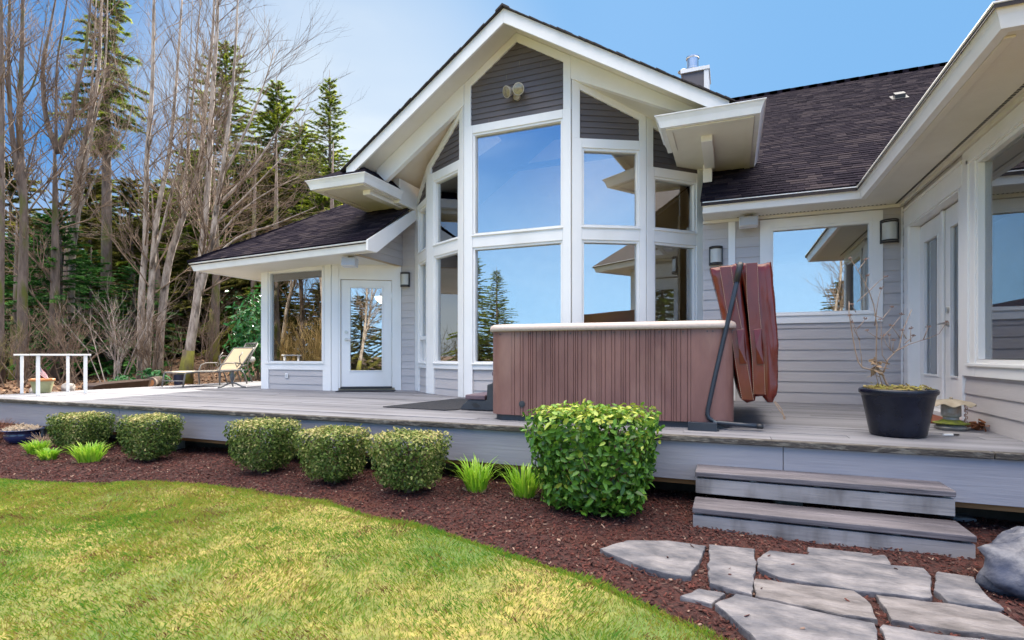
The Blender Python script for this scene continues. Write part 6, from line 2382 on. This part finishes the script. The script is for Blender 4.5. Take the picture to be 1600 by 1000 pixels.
fl = thing('floodlight', 'twin-headed floodlight on the dark siding of the gable', 'floodlight', (-2.87, 7.13, 4.40))
M['lens'] = pmat('lamp_lens', (0.26, 0.22, 0.13), (0.15, 0.13, 0.09), 0.12, (30, 30, 30), spec=.8)
M['lampwhite'] = pmat('cream_lamp_body', (0.40, 0.37, 0.30), (0.34, 0.31, 0.25), 0.35)
mb = MB()
mb.tube([(-2.87, 7.122, 4.355), (-2.87, 7.085, 4.355)], .055, 20)
mb.build('base', M['lampwhite'], fl, smooth=True)
for sg, aim in ((-1, Vector((-.45, -.75, -.35))), (1, Vector((.1, -.9, -.28)))):
    aim = aim.normalized()
    c_ = Vector((-2.87 + sg * .075, 7.01, 4.40))
    mb = MB()
    mb.tube([Vector((-2.87 + sg * .02, 7.085, 4.36)), c_ - aim * .06], .018, 8)
    mb.tube([c_ - aim * .11, c_ - aim * .10, c_ - aim * .02, c_ + aim * .05, c_ + aim * .062], [.03, .042, .046, .082, .084], 20, cap=True)
    hd = mb.build('lamp_head', M['lampwhite'], fl, smooth=True)
    mb = MB()
    mb.tube([c_ + aim * .0625, c_ + aim * .066, c_ + aim * .075], [.074, .072, .045], 20)
    mb.build('lens', M['lens'], hd, smooth=True)

mb = MB()
FN.box(mb, .60, .67, .215, .30, .022, .032)
ot = mb.build('socket_cover', M['white'], house, bevel=.004)
mb = MB()
FN.box(mb, .615, .63, .235, .28, .0325, .036)
FN.box(mb, .642, .655, .235, .28, .0325, .036)
mb.build('slot', M['grille'], ot)

# ---------------- left end of the deck
M['rail'] = pmat('white_rail', (0.76, 0.75, 0.72), (0.70, 0.69, 0.66), .5, (3, 3, 3))
for lb, u0, w0, u1, w1 in (('white handrail on two posts, nearer one at the left end of the deck', -10.06, 4.92, -9.92, 5.50), ('white handrail on two posts, farther one beside the flag pot', -10.90, 5.11, -10.64, 5.63)):
    hr = thing('handrail', lb, 'handrail', ((u0 + u1) / 2, (w0 + w1) / 2, 0), 'handrails at the end of the deck')
    d = Vector((u1 - u0, w1 - w0, 0)).normalized()
    s_ = Vector((d.y, -d.x, 0))
    for u, v in ((u0, w0), (u1, w1)):
        mb = MB()
        mb.hexa(Vector((u, v, 0.001)) - d * .022 - s_ * .022, d * .044, s_ * .044, (0, 0, .625))
        mb.build('post', M['rail'], hr, bevel=.004)
    mb = MB()
    mb.hexa(Vector((u0, w0, .6265)) - d * .10 - s_ * .035, d * ((Vector((u1 - u0, w1 - w0, 0))).length + .17), s_ * .07, (0, 0, .028))
    mb.build('top_rail', M['rail'], hr, bevel=.006)
M['pot_green'] = pmat('celadon_glaze', (0.24, 0.25, 0.12), (0.32, 0.32, 0.17), .35, (5, 5, 5))
M['pot_rim'] = pmat('orange_glaze', (0.42, 0.17, 0.05), (0.36, 0.14, 0.04), .4)
gx, gy = -10.78, 5.33
gp = thing('flower_pot', 'green glazed pot with orange rim standing behind the handrail posts', 'pot', (gx, gy, 0))
mb = MB()
mb.lathe([(0, .003), (.105, .003), (.115, .015), (.135, .1), (.155, .195), (.158, .20)], (gx, gy, 0), 28)
mb.build('body', M['pot_green'], gp, smooth='all')
mb = MB()
mb.lathe([(.157, .198), (.170, .202), (.173, .235), (.16, .243), (.148, .238), (.145, .2), (.0, .19)], (gx, gy, 0), 28)
mb.build('rim', M['pot_rim'], gp, smooth='all')
M['flagred'] = pmat('flag_red', (0.42, 0.03, 0.035), rough=.8)
M['flagwhite'] = pmat('flag_white', (0.75, 0.73, 0.72), rough=.8)
M['flagblue'] = pmat('flag_blue', (0.03, 0.04, 0.13), rough=.8)
M['stick'] = pmat('flag_stick', (0.45, 0.27, 0.13), rough=.7)
fx, fy = gx - .03, gy - .02
fg = thing('small_flag', 'small striped american flag on a wooden stick in the green pot', 'flag', (fx, fy, .2))
top = Vector((fx, fy, .55)) - RIGHT * .05
mb = MB()
mb.tube([Vector((fx, fy, .19)), top], .006, 6)
mb.build('stick', M['stick'], fg)
flg = {'flagred': MB(), 'flagwhite': MB(), 'flagblue': MB()}
nu, nv = 18, 13


def fpt(u, v):
    a = top + (Vector((fx, fy, .19)) - top) * (.05 + v * .62)
    x = u * (.16 + .07 * v)
    return a + RIGHT * x + Vector((0, 0, -.19 * u * (1 - .35 * v) - .05 * u * u)) + FWD * (.018 * math.sin(u * 9 + v * 2) * u)


for a in range(nu):
    for b in range(nv):
        q = [fpt(a / nu, b / nv), fpt((a + 1) / nu, b / nv), fpt((a + 1) / nu, (b + 1) / nv), fpt(a / nu, (b + 1) / nv)]
        key = 'flagblue' if (a < 7 and b < 7) else ('flagred' if b % 2 == 0 else 'flagwhite')
        flg[key].add(q + [p + FWD * .002 for p in q], [(0, 1, 2, 3), (7, 6, 5, 4)])
for k, (nm) in {'flagred': 'red_stripes', 'flagwhite': 'white_stripes', 'flagblue': 'blue_canton'}.items():
    flg[k].build(nm, M[k], fg)
mb = MB()
for a in range(6):
    for b in range(5):
        c_ = fpt((.6 + a * 1.1) / nu, (.7 + b * 1.3) / nv) - FWD * .002
        mb.hexa(c_ - RIGHT * .003 - Vector((0, 0, .003)), RIGHT * .006, -FWD * .001, (0, 0, .006))
mb.build('stars', M['flagwhite'], fg)

# lounger
M['sling'] = pmat('tan_sling', (0.52, 0.42, 0.27), (0.46, 0.37, 0.23), .8, (60, 60, 60), bump=.3)
M['frame'] = pmat('bronze_grey_tube', (0.13, 0.125, 0.12), (0.19, 0.18, 0.17), .4, (8, 8, 8), metal=.3)
ch = thing('chaise_lounge', 'tan sling chaise lounge with dark tube frame on the sunny deck', 'lounger', (-10.15, 8.0, 0))
xa, xb = -10.47, -9.87
mb = MB()
prof = [(7.20, .295), (7.45, .310), (7.8, .305), (8.2, .30), (8.36, .31), (8.47, .40), (8.62, .58), (8.76, .76), (8.80, .80)]
for i in range(len(prof) - 1):
    (y0_, z0_), (y1_, z1_) = prof[i], prof[i + 1]
    mb.add([(xa + .02, y0_, z0_), (xb - .02, y0_, z0_), (xb - .02, y1_, z1_), (xa + .02, y1_, z1_), (xa + .02, y0_ + .004, z0_ - .012), (xb - .02, y0_ + .004, z0_ - .012), (xb - .02, y1_ + .004, z1_ - .012), (xa + .02, y1_ + .004, z1_ - .012)],
           [(0, 1, 2, 3), (7, 6, 5, 4), (0, 4, 5, 1), (1, 5, 6, 2), (2, 6, 7, 3), (3, 7, 4, 0)])
mb.build('sling', M['sling'], ch, smooth=True)
mb = MB()
for x in (xa, xb):
    mb.tube([(x, y, z - .004) for y, z in prof], .016, 8)
    mb.tube([(x, 7.95, .012), (x, 7.93, .30), (x, 7.99, .43), (x, 8.1, .47), (x, 8.35, .47), (x, 8.5, .44)], .014, 8)
    mb.tube([(x, 8.45, .36), (x, 8.56, .2), (x, 8.62, .012)], .014, 8)
    mb.tube([(x, 7.21, .29), (x, 7.19, .25), (x, 7.15, .012)], .015, 8)
    mb.tube([(x + .004, 8.32, .46), (x + .004, 8.36, .38), (x + .004, 8.44, .47), (x + .004, 8.42, .6), (x + .004, 8.50, .70)], .011, 8)
mb.tube([(xa, 7.17, .13), (xb, 7.17, .13)], .013, 8)
mb.tube([(xa, 7.20, .29), (xb, 7.20, .29)], .015, 8)
mb.tube([(xa, 8.80, .80), (xb, 8.80, .80)], .015, 8)
mb.build('frame', M['frame'], ch, smooth='all')
# garden chair
gc = thing('garden_chair', 'dark metal garden chair with lattice back behind the lounger', 'chair', (-10.68, 9.05, 0))
mb = MB()
bx0, bx1 = -10.86, -10.49
for x in (bx0, bx1):
    mb.tube([(x, 9.30, .012), (x, 9.16, .40), (x, 9.30, .66), (x, 9.46, .92)], .015, 8)
    mb.tube([(x, 8.75, .012), (x, 8.78, .41), (x, 8.74, .56), (x, 8.82, .62), (x, 9.22, .60)], .014, 8)
    mb.tube([(x, 8.76, .40), (x, 9.17, .39)], .014, 8)
mb.tube([(bx0, 9.46, .92), (bx1, 9.46, .92)], .015, 8)
mb.build('frame', M['frame'], gc, smooth='all')
mb = MB()
for k in range(1, 7):
    f = k / 7
    mb.tube([(bx0 + (bx1 - bx0) * f, 9.20, .46), (bx0 + (bx1 - bx0) * f, 9.45, .91)], .006, 5)
for k in range(1, 5):
    f = k / 5
    mb.tube([(bx0, 9.20 + .25 * f, .46 + .45 * f), (bx1, 9.20 + .25 * f, .46 + .45 * f)], .006, 5)
mb.build('back_lattice', M['frame'], gc)
mb = MB()
mb.box(bx0, bx1, 8.78, 9.17, .395, .415)
mb.build('seat', M['frame'], gc, bevel=.006)
# side table
tx, ty = -9.12, 7.62
stb = thing('side_table', 'small dark pedestal side table beside the lounger', 'table', (tx, ty, 0))
mb = MB()
mb.lathe([(0, .335), (.25, .335), (.262, .343), (.25, .352), (0, .354)], (tx, ty, 0), 36)
mb.build('table_top', M['frame'], stb, smooth=True)
mb = MB()
mb.lathe([(.022, .07), (.03, .09), (.02, .12), (.035, .15), (.045, .20), (.05, .24), (.03, .29), (.045, .334)], (tx, ty, 0), 14)
mb.build('pedestal', M['frame'], stb, smooth=True)
mb = MB()
for k in range(3):
    a = k * 2.094 + .3
    d = Vector((math.cos(a), math.sin(a), 0))
    mb.tube([Vector((tx, ty, .10)), Vector((tx, ty, .075)) + d * .09, Vector((tx, ty, .02)) + d * .20, Vector((tx, ty, .014)) + d * .27], [.016, .015, .013, .015], 8)
mb.build('foot', M['frame'], stb, smooth='all')
# globe light on a bent stake
zg = float(ground_z(-11.16, 9.9))
gl = thing('globe_light', 'small white globe light on a thin bent stake by the nook corner', 'garden light', (-11.16, 9.9, zg))
mb = MB()
mb.lathe([(.075 * math.sin(math.pi * k / 14), .53 - .075 * math.cos(math.pi * k / 14)) for k in range(15)], (-11.16, 9.9, 0), 20)
mb.build('globe', M['lampglass'], gl, smooth='all')
mb = MB()
mb.tube([(-11.16, 9.9, .46), (-11.13, 9.9, .30), (-11.08, 9.92, .18), (-11.12, 9.9, zg - .02)], .007, 6)
mb.build('stake', M['dead'], gl, smooth='all')
# things beyond the deck edge
M['brownplastic'] = pmat('dark_brown_plastic', (0.035, 0.020, 0.015), (0.055, 0.032, 0.024), .4, (6, 6, 6))
mb = MB()
zt = float(ground_z(-11.9, 7.1))
a, b = Vector((-11.75, 6.55, zt)), Vector((-12.0, 7.85, zt))
d = (b - a).normalized()
s_ = Vector((d.y, -d.x, 0))
rings = []
for f, wd, z0_, z1_ in ((0, .16, .06, .16), (.1, .22, .0, .19), (.5, .26, .0, .21), (.9, .22, .0, .225), (1.0, .15, .11, .235)):
    c_ = a.lerp(b, f)
    rings.append([c_ - s_ * wd * .7 + Vector((0, 0, z0_)), c_ + s_ * wd * .7 + Vector((0, 0, z0_)), c_ + s_ * wd + Vector((0, 0, z1_)), c_ - s_ * wd + Vector((0, 0, z1_))])
vs = [p for r_ in rings for p in r_]
mb.add(vs, [(i * 4 + k, i * 4 + (k + 1) % 4, (i + 1) * 4 + (k + 1) % 4, (i + 1) * 4 + k) for i in range(4) for k in range(4)] + [(3, 2, 1, 0), (16, 17, 18, 19)])
tag(mb.build('trough', M['brownplastic'], base=a, bevel=.02), 'long dark brown plastic trough lying past the deck edge', 'trough')
M['cutwood'] = pmat('cut_log_end', (0.40, 0.17, 0.06), (0.28, 0.12, 0.05), .8, (25, 25, 25))
z = float(ground_z(-12.75, 8.42))
lg = thing('log', 'sawn log with an orange cut end beside the trough', 'log', (-12.75, 8.42, z))
mb = MB()
mb.tube([(-12.75, 8.42, z + .12), (-13.2, 8.95, z + .13)], .13, 16)
mb.build('bark', M['grey_bark'], lg, smooth=True)
mb = MB()
dv = Vector((.45, -.53, 0)).normalized()
mb.tube([Vector((-12.75, 8.42, z + .12)) + dv * .001, Vector((-12.75, 8.42, z + .12)) + dv * .006], .09, 16)
mb.build('cut_end', M['cutwood'], lg)
z = float(ground_z(-12.85, 9.2))
mb = MB()
mb.lathe([(0, .0), (.10, .0), (.115, .28), (.105, .28), (.09, .02), (0, .02)], (-12.85, 9.2, z), 18)
M['bluepl'] = pmat('dark_blue_plastic', (0.012, 0.015, 0.035), (0.02, 0.024, 0.05), .4)
tag(mb.build('bucket', M['bluepl'], base=(-12.85, 9.2, z), smooth=True), 'dark blue bucket standing at the mossy foot of the leaning tree', 'bucket')
rock('garden_stone', 'brownish stone block behind the rightmost handrail post', (-12.0, 6.35, float(ground_z(-12.0, 6.35)) + .1), (.14, .12, .16), 'rock_pale', 31, 'stone', 3, 'stones past the deck edge')
rock('garden_stone', 'grey stone block behind the middle of the handrails', (-12.3, 6.0, float(ground_z(-12.3, 6.0)) + .06), (.13, .11, .13), 'rock_pale', 32, 'stone', 3, 'stones past the deck edge')
# blue bowl in the bed
bxx, byy = -8.80, 4.13
zb = float(bed_z(bxx, byy))
bw = thing('planter_bowl', 'glossy dark blue bowl planter at the left of the bed', 'bowl', (bxx, byy, zb))
M['blueglaze'] = pmat('cobalt_glaze', (0.010, 0.016, 0.05), (0.02, 0.035, 0.10), .15, (5, 5, 5), coat=.4)
mb = MB()
mb.lathe([(0, .0), (.10, .0), (.15, .03), (.185, .08), (.19, .13), (.175, .16), (.20, .175), (.232, .182), (.235, .192), (.20, .192), (.17, .18), (.0, .17)], (bxx, byy, zb), 36)
mb.build('body', M['blueglaze'], bw, smooth='all')
mb = MB()
pr = random.Random(77)
for _ in range(260):
    a, q = pr.uniform(0, 6.3), pr.random() ** .5 * .19
    c_ = Vector((bxx + math.cos(a) * q, byy + math.sin(a) * q, zb + .185 + .06 * (1 - (q / .19) ** 2) * pr.random()))
    d = Vector((pr.gauss(0, .03), pr.gauss(0, .03), pr.uniform(.005, .045)))
    mb.tube([c_, c_ + d], [.004, .0025], 4)
M['drybloom'] = pmat('dry_pale_bloom', (0.56, 0.46, 0.34), (0.36, 0.26, 0.17), .9, (30, 30, 30))
o = mb.build('dried_flowers', M['drybloom'], base=(bxx, byy, zb + .18))
tag(o, 'pale dried flowers filling the blue bowl', 'flowers')

# ---------------- seen through the glass
M['palm'] = pmat('palm_leaf', (0.012, 0.05, 0.025), (0.025, 0.085, 0.035), .45, (6, 6, 6))
hp = thing('house_palm', 'potted palm indoors behind the lower right bay window', 'plant', (-1.25, 8.75, .03))
mb = MB()
mb.lathe([(0, .03), (.16, .03), (.20, .40), (.17, .40), (.0, .36)], (-1.25, 8.75, 0), 20)
mb.build('pot', M['brownplastic'], hp, smooth=True)
mb = MB()
pr = random.Random(6)
for k in range(15):
    a = k * 2.4 + pr.gauss(0, .2)
    el = pr.uniform(.5, 1.4)
    ln = pr.uniform(.8, 1.25)
    p = Vector((-1.25, 8.75, .38))
    pts = []
    for j in range(9):
        f = j / 8
        pts.append(p + Vector((math.cos(a) * math.cos(el) * ln * f + math.cos(a) * .35 * f * f, math.sin(a) * math.cos(el) * ln * f + math.sin(a) * .35 * f * f, ln * math.sin(el) * f * 1.25 - .55 * f * f * f)))
    mb.tube(pts, [.009 * (1 - .8 * j / 8) for j in range(9)], 4)
    for j in range(2, 9):
        for sg in (-1, 1):
            for h_ in (0, .5):
                q = pts[j - 1].lerp(pts[j], h_)
                dr_ = (pts[j] - pts[j - 1]).normalized()
                sd = dr_.cross(Vector((0, 0, 1))).normalized() * sg
                e = q + (sd * .8 + dr_ * .7 + Vector((0, 0, -.25))) * .24
                mb.add([q - dr_ * .014, q.lerp(e, .5) + dr_ * .016, e, q.lerp(e, .5) - dr_ * .016], [(0, 1, 2, 3)])
mb.build('fronds', M['palm'], hp)
pl = thing('pendant_lamp', 'white bowl pendant lamp seen through the nook door glass', 'lamp', (-6.45, 8.9, 1.75))
mb = MB()
mb.lathe([(.0, 1.66), (.10, 1.68), (.17, 1.74), (.20, 1.80), (.19, 1.80), (.0, 1.72)], (-6.45, 8.9, 0), 28)
M['lit'] = pmat('lit_glass', (0.8, 0.75, 0.62), rough=.5)
pn = [n_ for n_ in M['lit'].node_tree.nodes if n_.type == 'BSDF_PRINCIPLED'][0]
pn.inputs['Emission Color'].default_value = (1.0, 0.85, 0.6, 1)
pn.inputs['Emission Strength'].default_value = 4.0
mb.build('shade', M['lit'], pl, smooth='all')
mb = MB()
mb.tube([(-6.45, 8.9, 1.72), (-6.45, 8.9, 2.44)], .008, 6)
mb.build('stem', M['metal'], pl)

# added lamp hidden by a bay post; stands in for the room's lamps
cl = thing('fill_lamp', 'small added fill lamp hidden behind a post inside the bay room', 'lamp', (-2.66, 9.2, 4.0))
mb = MB()
mb.lathe([(0, 3.92), (.05, 3.93), (.06, 3.97), (.055, 4.0), (0, 4.0)], (-2.66, 9.2, 0), 20)
mb.build('shade', M['lit'], cl, smooth='all')
mb = MB()
mb.tube([(-2.66, 9.2, 4.0), (-2.66, 9.2, 4.6)], .008, 6)
mb.build('stem', M['metal'], cl)
pd = bpy.data.lights.new('fill_lamp_bulb', 'POINT')
pd.energy = 14
pd.color = (1.0, 0.78, 0.52)
pd.shadow_soft_size = 0.12
po = bpy.data.objects.new('fill_lamp_bulb', pd)
COL.objects.link(po)
po.location = (-2.66, 9.2, 3.85)
